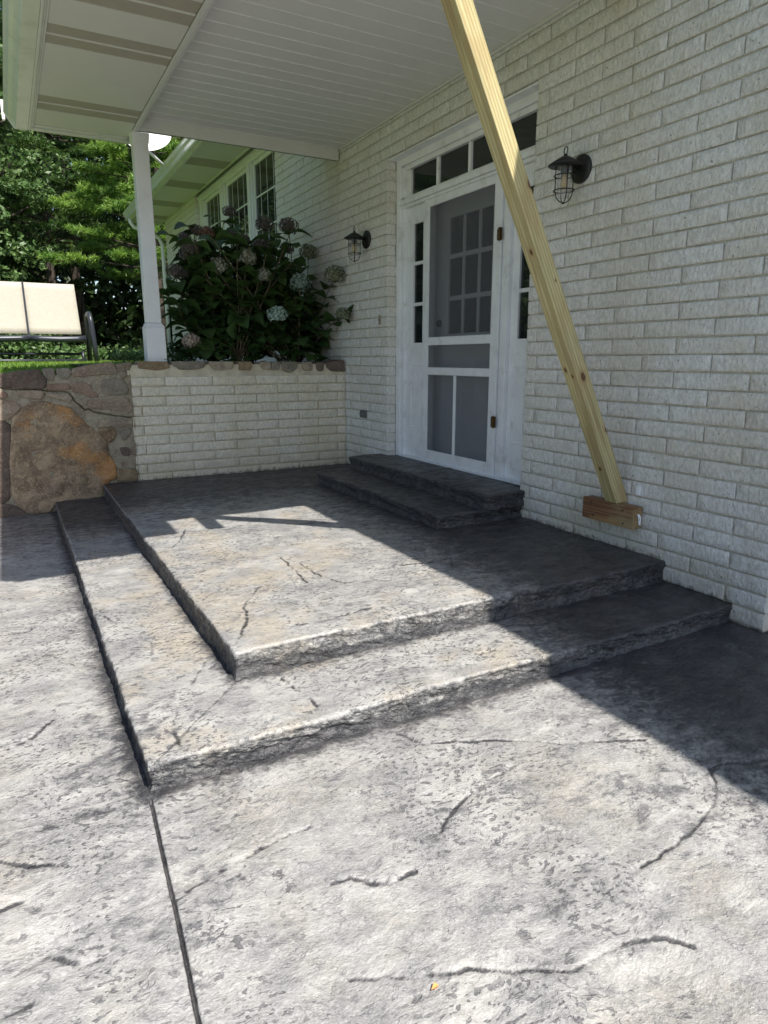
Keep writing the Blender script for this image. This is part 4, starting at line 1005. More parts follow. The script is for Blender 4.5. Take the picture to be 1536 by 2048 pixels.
# ------------------------------------------------------------------ lanterns
def lantern(y, zc, label):
    """zc: height of the back plate centre"""
    t = empty('wall_lantern', (-0.012, y, zc), label, 'wall lantern', 'black wall lanterns beside the door')
    m = MB(); m.lathe([(0.090, 0.0), (0.090, 0.014), (0.078, 0.022), (0.045, 0.028), (0.0, 0.030)], (0, 0, 0), 'x', 36)
    m.v = [(-v[0], v[1], v[2]) for v in m.v]; m.f = [tuple(reversed(q)) for q in m.f]
    m.obj('back_plate', M['dark_metal'], t)
    m = MB(); m.tube([(-0.025, 0, 0.01), (-0.07, 0, 0.015), (-0.15, 0, 0.012)], 0.017, 12); m.obj('arm', M['dark_metal'], t)
    cx = -0.15
    m = MB(); m.lathe([(0.108, 0.000), (0.110, 0.006), (0.050, 0.044), (0.028, 0.056), (0.014, 0.060), (0.012, 0.072), (0.0, 0.074)], (cx, 0, 0.0), 'z', 36)
    sh = m.obj('shade', M['dark_metal'], t)
    m = MB(); m.tube([(cx, 0.017 * math.cos(a), 0.094 + 0.024 * math.sin(a)) for a in np.linspace(0, 2 * PI, 18)[:-1]], 0.0035, 6, closed=True); m.obj('ring', M['dark_metal'], t)
    m = MB(); m.lathe([(0.026, 0.0), (0.028, -0.02), (0.026, -0.045), (0.0, -0.047)][::-1], (cx, 0, 0), 'z', 20); m.obj('socket', M['dark_metal'], t)
    m = MB()
    R = 0.060
    for k in range(4):
        a = PI / 4 + k * PI / 2 + 0.35; ca, sa = math.cos(a), math.sin(a)
        path = [(cx + R * ca, R * sa, -0.002), (cx + R * ca, R * sa, -0.15)]
        for q in np.linspace(0.15, 1, 7): path.append((cx + R * math.cos(q * PI / 2) * ca, R * math.cos(q * PI / 2) * sa, -0.15 - 0.075 * math.sin(q * PI / 2)))
        m.tube(path, 0.0036, 6)
    for z in (-0.060, -0.150): m.tube([(cx + (R + 0.008) * math.cos(a), (R + 0.008) * math.sin(a), z) for a in np.linspace(0, 2 * PI, 28)[:-1]], 0.0038, 6, closed=True)
    m.lathe([(0.0, -0.236), (0.010, -0.230), (0.010, -0.222), (0.0, -0.220)], (cx, 0, 0), 'z', 10)
    m.obj('cage', M['dark_metal'], t)
    m = MB(); m.lathe([(0.0, -0.205), (0.030, -0.196), (0.046, -0.165), (0.048, -0.10), (0.048, -0.004), (0.046, -0.004), (0.046, -0.10), (0.044, -0.163), (0.029, -0.193), (0.0, -0.202)], (cx, 0, 0), 'z', 24); m.obj('glass_jar', M['lamp_glass'], t)
    m = MB(); m.lathe([(0.0, -0.145), (0.012, -0.142), (0.022, -0.125), (0.024, -0.105), (0.018, -0.075), (0.012, -0.048)], (cx, 0, 0), 'z', 16); m.obj('bulb', M['bulb'], t)
    return t
lantern(6.73, 2.735, 'black cage lantern on the brick between the hydrangea and the white door')
lantern(3.62, 2.735, 'black cage lantern on the brick to the right of the leaning post')

# outlet box and small catch on the wall
ob = empty('outdoor_outlet', (-0.012, 6.82, 0.885), 'small grey weatherproof outlet box low on the brick beside the door', 'outlet')
box('box', (-0.028, -0.062, -0.042), (0.006, 0.062, 0.042), M['grey_plastic'], ob, 0.005)
for yy in (-0.03, 0.03):
    m = MB(); m.lathe([(0.027, 0.0), (0.027, 0.008), (0.020, 0.012), (0.0, 0.013)], (0, 0, 0), 'x', 18); m.v = [(-0.028 - v[0], v[1] + yy, v[2]) for v in m.v]; m.f = [tuple(reversed(q)) for q in m.f]
    m.obj('cap', M['grey_plastic'], ob)
bell = empty('door_bell', (-0.012, 6.44, 1.90), 'tiny tan doorbell on the brick at the left of the door recess', 'doorbell')
box('plate', (-0.010, -0.022, -0.05), (0.004, 0.022, 0.05), simple('worn_bell_plate', (0.30, 0.26, 0.20), 0.6), bell, 0.006)
box('button', (-0.018, -0.009, -0.012), (-0.0105, 0.009, 0.012), simple('bell_button', (0.12, 0.10, 0.08), 0.5), bell, 0.003)
# scattered nail holes: little white outlet under the lamp block
wo = empty('cable_clip', (-0.012, 2.93, 0.66), 'tiny white clip on the brick just above the brown block', 'clip')
box('body', (-0.012, -0.015, -0.03), (0.004, 0.015, 0.03), W, wo, 0.003)

# ------------------------------------------------------------------ retaining wall
rw = empty('retaining_wall', (0, 0, 0), 'low wall, half white painted brick and half rough fieldstone with an orange boulder', 'wall')
XL = -2.452
rb = lay(XL, -0.012, range(2, 13), (), origin=XL + 0.36, half=0.0)
def top_z(x):   # wall top, falling to the left
    return np.where(x > -2.5, 1.448, 1.448 + (x + 2.5) * 0.145)
_cc = {}
def cream_copy(me):
    if me.name not in _cc:
        c = me.copy(); c.materials[0] = M['brick_cream']; _cc[me.name] = c
    return _cc[me.name]
# shift so joints fall as on the wall: rows alternate
for (a, b, k) in rb:
    me = cream_copy(brick_for(b - a)); o = link('brick', me, rw); L0 = max(v.co.y for v in me.vertices) * 2
    o.rotation_euler = (0, 0, PI / 2)
    o.scale = (1, (b - a) / L0, 1)
    o.location = ((a + b) / 2, YR - 0.012 + random.uniform(-0.003, 0.003), ZB0 + (k + 0.5) * PITCH_Z + random.uniform(-.0015, .0015))
box('mortar_backing', (-2.446, YR + 0.002, 0.0), (0.0, YR + 0.30, 1.33), simple('cream_joint_paint', (0.56, 0.49, 0.35), 0.9, var=0.12, scale=8, bump=0.5), rw)
# smeared cream mortar round the capping stones
def heightfield_panel(name, x0, x1, z0, z1f, res, mat, parent, yb, amp, seed, cracks=()):
    xs = np.linspace(x0, x1, int((x1 - x0) / res) + 1); ts = np.linspace(0, 1, int(1.4 / res))
    X, T = np.meshgrid(xs, ts, indexing='ij'); Z = z0 + (z1f(X) - z0) * T
    Yv = yb - amp * (fbm(X * 7, Z * 7, seed, 5, 0.55) - 0.5) * 2 - 0.02 * (fbm(X * 2.5, Z * 2.5, seed + 9, 3) - 0.5)
    for c in cracks:
        D, sd = seg_dist(X + 0.010 * (fbm(X * 25, Z * 25, 4, 2) - .5), Z + 0.010 * (fbm(X * 25, Z * 25, 6, 2) - .5), c); Yv = Yv + 0.05 * np.exp(-(D / 0.0060) ** 4) - 0.008 * np.exp(-D / 0.05) * (sd > 0)
    n1, n2 = X.shape
    v = np.stack([X.ravel(), Yv.ravel(), Z.ravel()], 1)
    # top cap row going back
    back = np.stack([xs, np.full_like(xs, yb + 0.28), z1f(xs) + 0.0], 1)
    v = np.concatenate([v, back]); f = grid_faces(n1, n2)
    i = np.arange(n1 - 1); capf = np.stack([i * n2 + n2 - 1, (i + 1) * n2 + n2 - 1, n1 * n2 + i + 1, n1 * n2 + i], 1)
    return link(name, fast_mesh(name, v, np.concatenate([f, capf]), mat, True), parent)
heightfield_panel('rubble_mortar', -5.4, XL + 0.02, -0.05, lambda x: top_z(x) - 0.01, 0.0062, M['wall_mortar'], rw, YR - 0.015, 0.012, 31, [WALLCRACK])
heightfield_panel('cap_mortar', XL - 0.01, 0.0, 1.315, lambda x: 1.44 + 0 * x, 0.012, simple('cream_mortar', (0.56, 0.50, 0.38), 0.9, var=0.15, scale=9, bump=0.7, dirt=(0.30, 0.24, 0.16), dirt_amt=0.6), rw, YR - 0.012, 0.009, 37)

def stone(kind, poly, base_y, parent, prot=0.03, seed=0, deep=0.06, label=None):
    rs = np.random.RandomState(seed); P = np.array(poly, float); P = P.mean(0) + (P - P.mean(0)) * (1.03 if kind == 'boulder' else 1.10)
    big = kind == 'boulder'
    seg = 0.035 if big else 0.022
    pts = []
    for i in range(len(P)):
        a, b = P[i], P[(i + 1) % len(P)]; m_ = max(1, int(np.hypot(*(b - a)) / seg))
        for k in range(m_): pts.append(a + (b - a) * k / m_)
    pts = np.array(pts); n = len(pts)
    # soften the outline once
    pts = 0.25 * np.roll(pts, 1, 0) + 0.5 * pts + 0.25 * np.roll(pts, -1, 0)
    pts = pts + rs.uniform(-1, 1, pts.shape) * (0.004 if big else 0.0025)
    c = pts.mean(0); V = []; rings = [(1.0, -deep), (1.0, 0.0), (0.985, prot * 0.55), (0.955, prot * 0.9)] + [(t, prot) for t in (np.linspace(0.9, 0.06, 22) if big else (0.85, 0.62, 0.36, 0.12))]
    for j, (t, h) in enumerate(rings):
        q = c + (pts - c) * t
        nz_ = (fbm(q[:, 0] * (5 if big else 14) + seed, q[:, 1] * (5 if big else 14), seed, 5, 0.55) - 0.5) * (0.060 if big else 0.030) * (1 if j > 1 else 0.3)
        if big: nz_ = nz_ + np.tanh((fbm(q[:, 0] * 2.3, q[:, 1] * 2.3, seed + 3, 3) - 0.5) * 26) * 0.013 * min(1, (1 - t) * 8)
        V.append(np.stack([q[:, 0], base_y - h - nz_ * (1 if j > 0 else 0), q[:, 1]], 1))
    V.append(np.array([[c[0], base_y - prot, c[1]]])); V = np.concatenate(V); f = []
    for j in range(len(rings) - 1):
        for i in range(n): f.append((j * n + i, j * n + (i + 1) % n, (j + 1) * n + (i + 1) % n, (j + 1) * n + i))
    last = len(V) - 1; j = len(rings) - 1
    for i in range(n): f.append((j * n + i, j * n + (i + 1) % n, last))
    me = make_mesh('stone', V, f, ST[kind], True)
    bm = bmesh.new(); bm.from_mesh(me); bmesh.ops.recalc_face_normals(bm, faces=bm.faces); bm.to_mesh(me); bm.free()
    return link('boulder' if big else 'stone', me, parent)
for i, (k, p) in enumerate(STONES):
    stone(k, p, YR - 0.020, rw, 0.022 if k == 'boulder' else 0.014, 200 + i, 0.12)
for i, (k, p) in enumerate(CAPS):
    o = stone(k, p, YR - 0.016, rw, 0.020, 300 + i, 0.20)
# flat stones beyond the left edge of the view keep the wall going
for i in range(9):
    x0 = -5.3 + (i % 3) * 0.5; z0 = 0.05 + (i // 3) * 0.36
    stone(('tan', 'grey', 'pink')[i % 3], [(x0, z0), (x0 + 0.42, z0 + 0.02), (x0 + 0.45, z0 + 0.25), (x0 + 0.25, z0 + 0.32), (x0 + 0.02, z0 + 0.28)], YR - 0.02, rw, 0.02, 400 + i, 0.1)

# planting bed
me = fast_mesh('planting_bed', np.array([(-2.9, 7.58, 1.435), (0.0, 7.58, 1.435), (0.0, 9.2, 1.46), (-2.9, 9.2, 1.44)]), np.array([(0, 1, 2, 3)]), M['soil'])
tag(link('planting_bed', me), 'dark soil bed under the hydrangea', kind='structure')

# ------------------------------------------------------------------ hydrangea
hyd = empty('hydrangea_bush', (-0.95, 8.0, 1.44), 'large dark green hydrangea with fading mophead blooms against the white brick', 'bush')
hyd.location = (0, 0, 0)
def leaf_mesh(seed):
    rs = random.Random(seed); n = 6; L = 1.0; v = []; f = []
    wid = [0.04, 0.30, 0.44, 0.42, 0.27, 0.03]
    droop = rs.uniform(0.12, 0.30); fold = rs.uniform(0.10, 0.28)
    for i in range(n):
        t = i / (n - 1); y = t * L; z = 0.12 * math.sin(t * PI) - droop * t * t
        w = wid[i] * rs.uniform(0.92, 1.08)
        v += [(-w, y, z + fold * w), (-w * 0.5, y - 0.03, z + fold * w * 0.35 + 0.015), (0, y - 0.04, z), (w * 0.5, y - 0.03, z + fold * w * 0.35 + 0.015), (w, y, z + fold * w)]
    for i in range(n - 1):
        for k in range(4):
            a = i * 5 + k; f.append((a, a + 1, a + 6, a + 5))
    return make_mesh('leaf', v, f, M['hyd_leaf'], True)
LEAVES = [leaf_mesh(i) for i in range(6)]
def bloom_mesh(kind, seed):
    rs = np.random.RandomState(seed); V = []; F = []
    nfl = 95
    for i in range(nfl):
        u = (i + 0.5) / nfl; th = math.acos(1 - 1.75 * u); ph = i * 2.39996 + rs.uniform(-.15, .15)
        d = Vector((math.sin(th) * math.cos(ph), math.sin(th) * math.sin(ph), math.cos(th) * 0.86)); R = rs.uniform(0.86, 1.06)
        nrm = (d + Vector(rs.uniform(-.35, .35, 3))).normalized(); t1 = nrm.orthogonal().normalized(); t2 = nrm.cross(t1)
        rot = rs.uniform(0, PI / 2)
        for q in range(4):
            a = rot + q * PI / 2
            e1 = t1 * math.cos(a) + t2 * math.sin(a); e2 = t1 * math.cos(a + PI / 2) + t2 * math.sin(a + PI / 2)
            c = d * R; s_ = rs.uniform(0.13, 0.18); k = len(V); cup = nrm * 0.05
            V += [c, c + e1 * s_ * 0.55 + e2 * s_ * 0.6 * 1.0 + cup, c + e1 * s_ * 1.25 + cup * rs.uniform(0.4, 2), c + e1 * s_ * 0.55 - e2 * s_ * 0.6 + cup]
            F += [(k, k + 3, k + 2, k + 1)]
    k0 = len(V)
    # dark core so the ball is not hollow
    for i in range(6):
        for j in range(8):
            th = PI * (i + 0.5) / 6; ph = 2 * PI * j / 8
            V.append(Vector((math.sin(th) * math.cos(ph), math.sin(th) * math.sin(ph), math.cos(th))) * 0.66)
    for i in range(5):
        for j in range(8): F.append((k0 + i * 8 + j, k0 + i * 8 + (j + 1) % 8, k0 + (i + 1) * 8 + (j + 1) % 8, k0 + (i + 1) * 8 + j))
    return make_mesh('flower_head', V, F, HEADM[kind], False)
BM_ = {}
roots = [Vector((-1.35 + 0.14 * i + random.uniform(-.05, .05), 8.05 + random.uniform(-0.3, 0.3), 1.44)) for i in range(9)]
stem_paths = []
hrs = random.Random(11)
heads = [(p, r, k) for p, r, k in HEADS]
fix = []
for (p, r, k) in heads:
    x, y, z = p
    if x > -0.12:      # pull along the sight line so the bloom clears the wall
        t = (-0.13 + 3.5335) / (x + 3.5335); x = -3.5335 + (x + 3.5335) * t; y = y * t; z = 1.5 + (z - 1.5) * t
    fix.append(((x, y, z), r, k))
sm = MB()
for i, (p, r, k) in enumerate(fix):
    key = (k, i % 3)
    if key not in BM_: BM_[key] = bloom_mesh(k, 10 + i)
    o = link('flower_head', BM_[key], hyd, p); o.scale = (r, r, r * 0.95); o.rotation_euler = (hrs.uniform(-.4, .5), hrs.uniform(-.3, .3), hrs.uniform(0, 6))
    P1 = Vector(p); R0 = min(roots, key=lambda q: abs(q.x - P1.x) + hrs.uniform(0, 0.35))
    mid = (R0 + P1) / 2 + Vector((hrs.uniform(-.08, .08) + (P1.x - R0.x) * 0.12, 0.05, 0.10))
    path = [R0 * (1 - t) ** 2 + mid * 2 * t * (1 - t) + P1 * t * t for t in np.linspace(0, 1, 8)]
    stem_paths.append(path)
# leafy shoots without a bloom fill the mass
for i in range(80):
    R0 = hrs.choice(roots); a = hrs.uniform(-1.0, 1.0)
    X_ = -1.02 + 0.86 * a; top = 1.5 + (1.62 - 0.42 * abs(a + 0.12) ** 2) * hrs.uniform(0.15, 0.96) ** 0.8
    if X_ > -0.22: X_ = -0.22
    P1 = Vector((X_, hrs.uniform(7.5, 8.5), top)); mid = (R0 + P1) / 2 + Vector((a * 0.15, 0, 0.12))
    stem_paths.append([R0 * (1 - t) ** 2 + mid * 2 * t * (1 - t) + P1 * t * t for t in np.linspace(0, 1, 8)])
for path in stem_paths:
    sm.tube(path, 0.0085, 5, r2=0.005)
sm.obj('stem', M['stem'], hyd)
leaf_sp = []
for path in stem_paths:
    n = 7
    for j in range(n):
        t = 0.22 + 0.76 * j / (n - 1); q = t * 7; i0 = min(6, int(q)); c = path[i0].lerp(path[i0 + 1], q - i0); d = (path[i0 + 1] - path[i0]).normalized()
        for s_ in (0, 1):
            az = j * PI / 2 + s_ * PI + hrs.uniform(-0.5, 0.5)
            out = Vector((math.cos(az), math.sin(az), hrs.uniform(-0.35, 0.40))).normalized()
            leaf_sp.append((c, out, hrs.uniform(0.16, 0.26)))
# low skirt of leaves along the wall top
for i in range(150):
    a = hrs.uniform(-2.0, -0.15); z = 1.46 + abs(hrs.gauss(0, 0.17)); 
    leaf_sp.append((Vector((a, hrs.uniform(7.38, 8.2), z)), Vector((hrs.uniform(-1, 1), hrs.uniform(-1.2, 0.3), hrs.uniform(-0.2, 0.6))).normalized(), hrs.uniform(0.11, 0.19)))
leaf_sp = [l for l in leaf_sp if l[0].x < -0.10 and all((l[0] + l[1] * l[2] * 0.5 + Vector((0, 0.04, 0)) - Vector(p)).length > r * 1.45 for p, r, k in fix)]
leaf_sp.sort(key=lambda l: (l[0] - camp).length - l[2] * 2)
def leaf_matrix(c, out, s):
    yv = out; xv = yv.cross(Vector((0, 0, 1))).normalized(); zv = xv.cross(yv)
    rr = Matrix.Rotation(hrs.uniform(-0.5, 0.5), 3, yv)
    m3 = rr @ Matrix((xv, yv, zv)).transposed()
    return Matrix.Translation(c) @ m3.to_4x4() @ Matrix.Scale(s, 4)
for c, out, s in leaf_sp[:290]:
    o = link('leaf', hrs.choice(LEAVES), hyd); o.matrix_local = leaf_matrix(c, out, s)
vs = []; fs = []
for c, out, s in leaf_sp[290:]:
    me = hrs.choice(LEAVES); mt = leaf_matrix(c, out, s); n = len(vs)
    vs += [mt @ v.co for v in me.vertices]; fs += [tuple(i + n for i in p.vertices) for p in me.polygons]
tag(link('inner_leaves', make_mesh('inner_leaves', vs, fs, M['hyd_leaf'], True), hyd), kind='stuff')

# small weeds at the foot of the post
def weed(name, cx, cy, n, h, mat, label, seed):
    rs = random.Random(seed); m = MB()
    for i in range(n):
        a = rs.uniform(0, 2 * PI); r = rs.uniform(0, 0.14); L = rs.uniform(0.5, 1.0) * h
        b = Vector((cx + r * math.cos(a), cy + r * math.sin(a), 1.42)); d = Vector((math.cos(a) * 0.5, math.sin(a) * 0.5, 1)).normalized()
        for t in (0.35, 0.6, 0.8, 1.0):
            c = b + d * L * t; u = Vector((rs.uniform(-1, 1), rs.uniform(-1, 1), rs.uniform(-.3, .6))).normalized(); w = u.cross(Vector((0, 0, 1))).normalized() * 0.018
            m.add([c, c + u * 0.03 + w, c + u * 0.075, c + u * 0.03 - w], [(0, 1, 2, 3)])
    return tag(m.obj(name, mat), label, 'weed')
weed('weed', -2.42, 7.75, 26, 0.26, M['oak'], 'low leafy weed growing left of the porch post base', 3)
weed('weed', -1.86, 7.72, 30, 0.30, M['oak'], 'low leafy weed growing right of the porch post base', 5)

# ------------------------------------------------------------------ glider bench on the lawn
bn = empty('garden_glider', (0, 0, 0), 'black framed two seat garden glider with cream sling back on the lawn', 'bench')
BY = 12.0
def panel(x0, x1):
    nx_, nz_ = 8, 8; v = []
    for i in range(nx_ + 1):
        for j in range(nz_ + 1):
            u, t = i / nx_, j / nz_; x = x0 + (x1 - x0) * u + 0.0 * t
            z = 1.885 + (2.665 - 1.885) * t; y_ = BY + 0.05 + 0.22 * t + 0.03 * math.sin(u * PI) * 1
            v.append((x - 0.02 * t * (1 if x1 > -3 else 0), y_, z))
    f = [(i * (nz_ + 1) + j, (i + 1) * (nz_ + 1) + j, (i + 1) * (nz_ + 1) + j + 1, i * (nz_ + 1) + j + 1) for i in range(nx_) for j in range(nz_)]
    me = make_mesh('sling_back', v, f, M['sling'], True); o = link('sling_back', me, bn); s_ = o.modifiers.new('thick', 'SOLIDIFY'); s_.thickness = 0.012
panel(-3.155, -2.41); panel(-3.925, -3.175); panel(-4.69, -3.945)
FR = M['bench_frame']
for x0, x1 in ((-3.15, -2.40), (-3.93, -3.17), (-4.70, -3.95)):
    MB().tube([(x0, BY - 0.40, 1.81), (x0 + 0.12, BY - 0.43, 1.795), ((x0 + x1) / 2, BY - 0.45, 1.788), (x1 - 0.12, BY - 0.43, 1.795), (x1, BY - 0.40, 1.81)], 0.045, 12).obj('seat_rail', FR, bn)
    MB().add([(x0, BY - 0.42, 1.84), (x1, BY - 0.42, 1.84), (x1, BY + 0.05, 1.78), (x0, BY + 0.05, 1.78)], [(0, 1, 2, 3)]).obj('sling_seat', M['sling'], bn)
for x in (-3.163, -3.94): MB().tube([(x, BY + 0.27, 2.67), (x, BY + 0.03, 1.86), (x, BY - 0.42, 1.83)], 0.014, 8).obj('divider_rib', FR, bn)
for sx_ in (-2.31, -4.78):
    MB().tube([(sx_ + 0.05, BY - 0.38, 1.40), (sx_ + 0.03, BY - 0.42, 1.70), (sx_ + 0.01, BY - 0.43, 2.05), (sx_, BY - 0.40, 2.15), (sx_, BY - 0.25, 2.19), (sx_, BY + 0.02, 2.17), (sx_, BY + 0.10, 2.05), (sx_, BY + 0.10, 1.42)], 0.038, 10).obj('arm_frame', FR, bn)
MB().tube([(-4.75, BY - 0.30, 1.575), (-2.45, BY - 0.30, 1.575)], 0.020, 8).obj('lower_rail', FR, bn)
MB().tube([(-4.75, BY - 0.34, 1.475), (-2.40, BY - 0.34, 1.475)], 0.022, 8).obj('base_rail', FR, bn)
MB().tube([(-2.45, BY - 0.36, 1.43), (-2.45, BY - 0.33, 1.60), (-2.42, BY - 0.15, 1.62)], 0.022, 8).obj('leg', FR, bn)

# ------------------------------------------------------------------ lawn grass
rs = np.random.RandomState(4)
n = 42000
gx_ = rs.uniform(-8.5, -1.6, n); gy_ = 7.6 + rs.power(0.55, n) * 9.0
gz_ = lawn_z(gx_, gy_) - 0.005
hgt = rs.uniform(0.03, 0.065, n); ang = rs.uniform(0, 2 * PI, n); w_ = 0.004 + 0.0004 * gy_
lx = rs.normal(0, 0.018, n); ly = rs.normal(0, 0.018, n)
v = np.stack([np.stack([gx_ - np.cos(ang) * w_, gy_ - np.sin(ang) * w_, gz_], 1), np.stack([gx_ + np.cos(ang) * w_, gy_ + np.sin(ang) * w_, gz_], 1), np.stack([gx_ + lx, gy_ + ly, gz_ + hgt], 1)], 1).reshape(-1, 3)
me = fast_mesh('grass', v, np.arange(3 * n).reshape(-1, 3), M['grass'])
tag(link('grass', me), 'short sunlit green lawn grass behind the stone wall', 'grass', kind='stuff')

# ------------------------------------------------------------------ trees
def trunk_mesh(name, base, top, r0, r1, seed, parent, limbs=()):
    rs = random.Random(seed); m = MB(); n = 8
    pts = [Vector(base).lerp(Vector(top), i / n) + Vector((rs.uniform(-.12, .12), rs.uniform(-.12, .12), 0)) * (0 if i in (0,) else 1) for i in range(n + 1)]
    m.tube(pts, r0, 9, r2=r1)
    for a, b, r in limbs: m.tube([a, (Vector(a) + Vector(b)) / 2 + Vector((0, 0, rs.uniform(-.1, .15))), b], r, 6, r2=r * 0.4)
    return m.obj(name, M['bark'], parent)

def tufts(centres, dirs, nper, L, w, rs):
    """bursts of thin needles"""
    C_ = np.repeat(centres, nper, 0); D_ = np.repeat(dirs, nper, 0)
    n = len(C_)
    d = rs.normal(size=(n, 3)); d /= np.linalg.norm(d, axis=1)[:, None]; d = d + D_ * 0.75 + np.array([0, 0, 0.25]); d /= np.linalg.norm(d, axis=1)[:, None]
    s = np.cross(d, rs.normal(size=(n, 3))); s /= np.linalg.norm(s, axis=1)[:, None] + 1e-9
    ll = L * rs.uniform(0.7, 1.15, n)[:, None]
    base = C_ + rs.normal(scale=L * 0.12, size=(n, 3))
    v = np.stack([base - s * w / 2, base + s * w / 2, base + d * ll], 1).reshape(-1, 3)
    return v
def pine(base, h, R, seed, label, mat, low=0.12, lvl=11, group='pines beyond the lawn', nper=15, w=0.024):
    t = empty('pine_tree', base, label, 'tree', group); rs = np.random.RandomState(seed)
    cs = []; ds = []; limbs = []
    for i in range(lvl):
        f = low + (1 - low) * (i / lvl) + rs.uniform(-0.01, 0.01); z = h * f; rad = R * (1 - f) ** 0.75 * 1.0 + 0.3
        nb = rs.randint(5, 8); a0 = rs.uniform(0, 6)
        for b in range(nb):
            a = a0 + b * 2 * PI / nb + rs.uniform(-.25, .25); rr = rad * rs.uniform(0.65, 1.1)
            d = np.array([math.cos(a), math.sin(a), rs.uniform(-0.02, 0.16)]); st_ = np.array([0, 0, z])
            limbs.append((tuple(st_), tuple(st_ + d * rr * 0.9), 0.015 + 0.005 * rr))
            m_ = int(30 + 46 * rr); ncl = int(5 + 5 * rr)
            ct = rs.uniform(0.30, 1.0, ncl) ** 0.7; co = rs.uniform(-1, 1, ncl) * (1.2 - ct) * rr * 0.5; side = np.array([-d[1], d[0], 0])
            k_ = rs.randint(0, ncl, m_)
            tt = ct[k_] + rs.normal(scale=0.11 / max(0.5, rr), size=m_); off = co[k_] + rs.normal(scale=0.12, size=m_)
            p = st_ + d[None] * (tt * rr)[:, None] + side[None] * off[:, None] + np.stack([np.zeros(m_), np.zeros(m_), np.abs(rs.normal(scale=0.06, size=m_)) + 0.03], 1)
            cs.append(p); ds.append(np.repeat(d[None], m_, 0) + side[None] * (off * 0.6)[:, None])
    cs = np.concatenate(cs); ds = np.concatenate(ds)
    v = tufts(cs, ds, nper, 0.14, w, rs)
    trunk_mesh('trunk', (0, 0, -0.1), (0, 0, h), 0.16, 0.03, seed, t, limbs)
    link('crown', fast_mesh('crown', v, np.arange(len(v)).reshape(-1, 3), mat), t)
    return t
def leaf_quads(c, size, rs, up=0.5):
    n = len(c); nrm = rs.normal(size=(n, 3)); nrm[:, 2] += up; nrm /= np.linalg.norm(nrm, axis=1)[:, None]
    a = np.cross(nrm, rs.normal(size=(n, 3))); a /= np.linalg.norm(a, axis=1)[:, None]; b = np.cross(nrm, a)
    s = size * rs.uniform(0.6, 1.2, n)[:, None]
    return np.stack([c - a * s, c - b * s * 0.5, c + a * s, c + b * s * 0.5], 1).reshape(-1, 3)
def broadleaf(base, h, R, seed, label, mat, n=14000, size=0.075, low=0.25, name='oak_tree', group='broadleaf trees beyond the lawn', clumps=95):
    t = empty(name, base, label, 'tree', group); rs = np.random.RandomState(seed)
    cc = []; limbs = []
    for i in range(clumps):
        u = rs.uniform(low, 1.0); a = rs.uniform(0, 2 * PI); prof_ = math.sin(min(1, (u - low) / (1 - low) * 0.9 + 0.12) * PI) ** 0.6
        r = R * prof_ * math.sqrt(rs.uniform(0.15, 1)); c = np.array([r * math.cos(a), r * math.sin(a), u * h]); cc.append(c)
        if i % 4 == 0: limbs.append(((0, 0, max(1, u * h - r * 0.6)), tuple(c), 0.05))
    cc = np.array(cc); k = rs.randint(0, clumps, n); sc = rs.uniform(0.35, 0.75, clumps)
    d = rs.normal(size=(n, 3)); d /= np.linalg.norm(d, axis=1)[:, None]
    p = cc[k] + d * (sc[k] * rs.uniform(0.2, 1, n) ** 0.45)[:, None] * np.array([1, 1, 0.55])
    trunk_mesh('trunk', (0, 0, -0.1), (0, 0, h * 0.85), 0.20, 0.06, seed, t, limbs)
    link('crown', fast_mesh('crown', leaf_quads(p, size, rs), np.arange(4 * n).reshape(-1, 4), mat), t)
    return t

pine((0.35, 21.0, 1.45), 8.5, 3.1, 3, 'bright green young pine nearest behind the porch post', M['needle'], low=0.30, lvl=10)
pine((-1.9, 24.5, 1.5), 14.5, 3.0, 4, 'taller mid green pine left of the porch post, boughs in layers', M['needle_dark'], low=0.24, lvl=15)
pine((1.6, 25.5, 1.5), 15.5, 3.4, 8, 'tall pine rising above the far gutter', M['needle'], low=0.25, lvl=14)
broadleaf((-3.9, 23.0, 1.5), 9.0, 2.6, 12, 'broadleaf tree with pale lit leaves at the left edge behind the glider', M['oak'], 17000, 0.085, 0.18)
broadleaf((-4.6, 29.0, 1.6), 17.0, 4.2, 13, 'tall broadleaf tree seen left of the porch gutter', M['oak'], 20000, 0.11, 0.2, clumps=130)
broadleaf((-0.6, 31.0, 1.6), 17.0, 4.0, 14, 'tall dark broadleaf tree behind the pines', M['wood_leaf'], 20000, 0.12, 0.15, clumps=130)
broadleaf((3.8, 31.0, 1.6), 16.0, 4.2, 15, 'dark broadleaf tree behind the far house corner', M['oak'], 18000, 0.12, 0.12, clumps=130)
# trees off to the side, mirrored in the window panes
broadleaf((-11.5, 20.0, 1.5), 11.0, 4.0, 16, 'broad tree at the far side of the lawn, mirrored in the windows', M['oak'], 12000, 0.12, 0.15)
broadleaf((-16.0, 12.0, 0.0), 12.0, 4.5, 17, 'broad tree west of the patio, mirrored in the door glass', M['oak'], 10000, 0.14, 0.15)
pine((-8.5, 27.0, 1.6), 14.0, 3.6, 18, 'pine standing past the left edge of the view', M['needle_dark'], low=0.15, lvl=13)
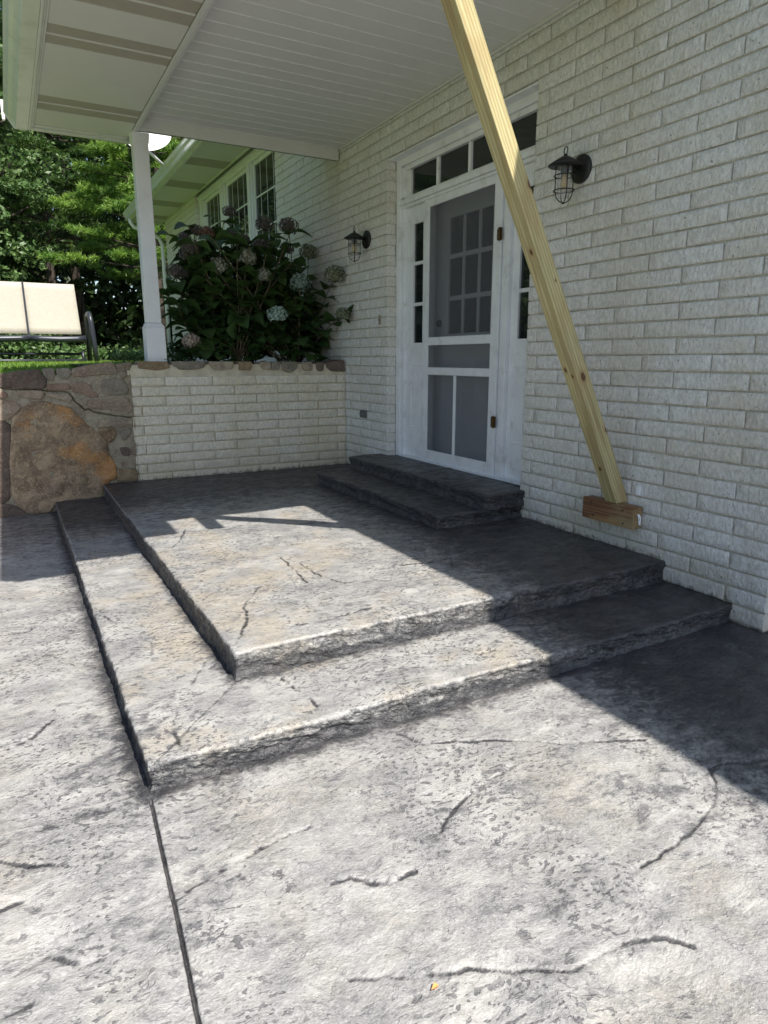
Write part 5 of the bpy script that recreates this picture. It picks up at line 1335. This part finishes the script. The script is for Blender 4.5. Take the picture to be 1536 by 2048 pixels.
# low shrubs along the wood edge
for i, (x, y_, h_) in enumerate([(-3.3, 19.2, 1.0), (-2.2, 19.6, 0.35), (-4.6, 18.8, 1.2), (-0.9, 19.4, 0.3)]):
    rs = np.random.RandomState(60 + i); n = 2600
    c = rs.normal(size=(n, 3)) * np.array([0.55, 0.4, 0.3 * h_]) + np.array([0, 0, 0.45 * h_]); c[:, 2] = np.abs(c[:, 2])
    t = empty('woodland_shrub', (x, y_, 1.42), ('sunlit low shrub under the sling seat at the wood edge', 'small shrub right of the glider at the wood edge', 'bright shrub at the far left under the glider', 'low shrub left of the porch post at the wood edge')[i], 'shrub', 'low shrubs at the wood edge')
    link('foliage', fast_mesh('foliage', leaf_quads(c, 0.07, rs), np.arange(4 * n).reshape(-1, 4), M['oak']), t)
    MB().tube([(0, 0, -0.05), (0.05, 0, 0.5 * h_)], 0.02, 6).obj('stem', M['bark'], t)
# far woodland mass
rs = np.random.RandomState(77); n = 130000
th = rs.uniform(-1.25, 0.75, n); rad = rs.uniform(36, 46, n)
c = np.stack([-2 + rad * np.sin(th), rad * np.cos(th), 1.6 + 17.5 * rs.uniform(0, 1, n) ** 1.25 * (0.75 + 0.35 * vnoise(th * 14, th * 0, 3))], 1)
keep = (vnoise(th * 30, c[:, 2] * 0.6, 9) > 0.2) | (c[:, 2] < 5); c = c[keep]
tag(link('woodland', fast_mesh('woodland', leaf_quads(c, 0.34, rs), np.arange(4 * len(c)).reshape(-1, 4), M['wood_leaf'])), 'dark woodland closing the view beyond the nearer trees', 'woodland', kind='stuff')
wt = MB(); r3 = random.Random(5)

# ------------------------------------------------------------------ small things on the patio
m = MB(); lx_, ly_, _z = LEAFPOS
m.add([(lx_ - 0.012, ly_, 0.010), (lx_, ly_ - 0.006, 0.014), (lx_ + 0.012, ly_ + 0.002, 0.010), (lx_ + 0.002, ly_ + 0.010, 0.016)], [(0, 1, 2, 3)])
tag(m.obj('fallen_leaf', simple('orange_dry_leaf', (0.50, 0.24, 0.07), 0.7)), 'tiny orange dry leaf lying on the patio in the foreground', 'leaf')
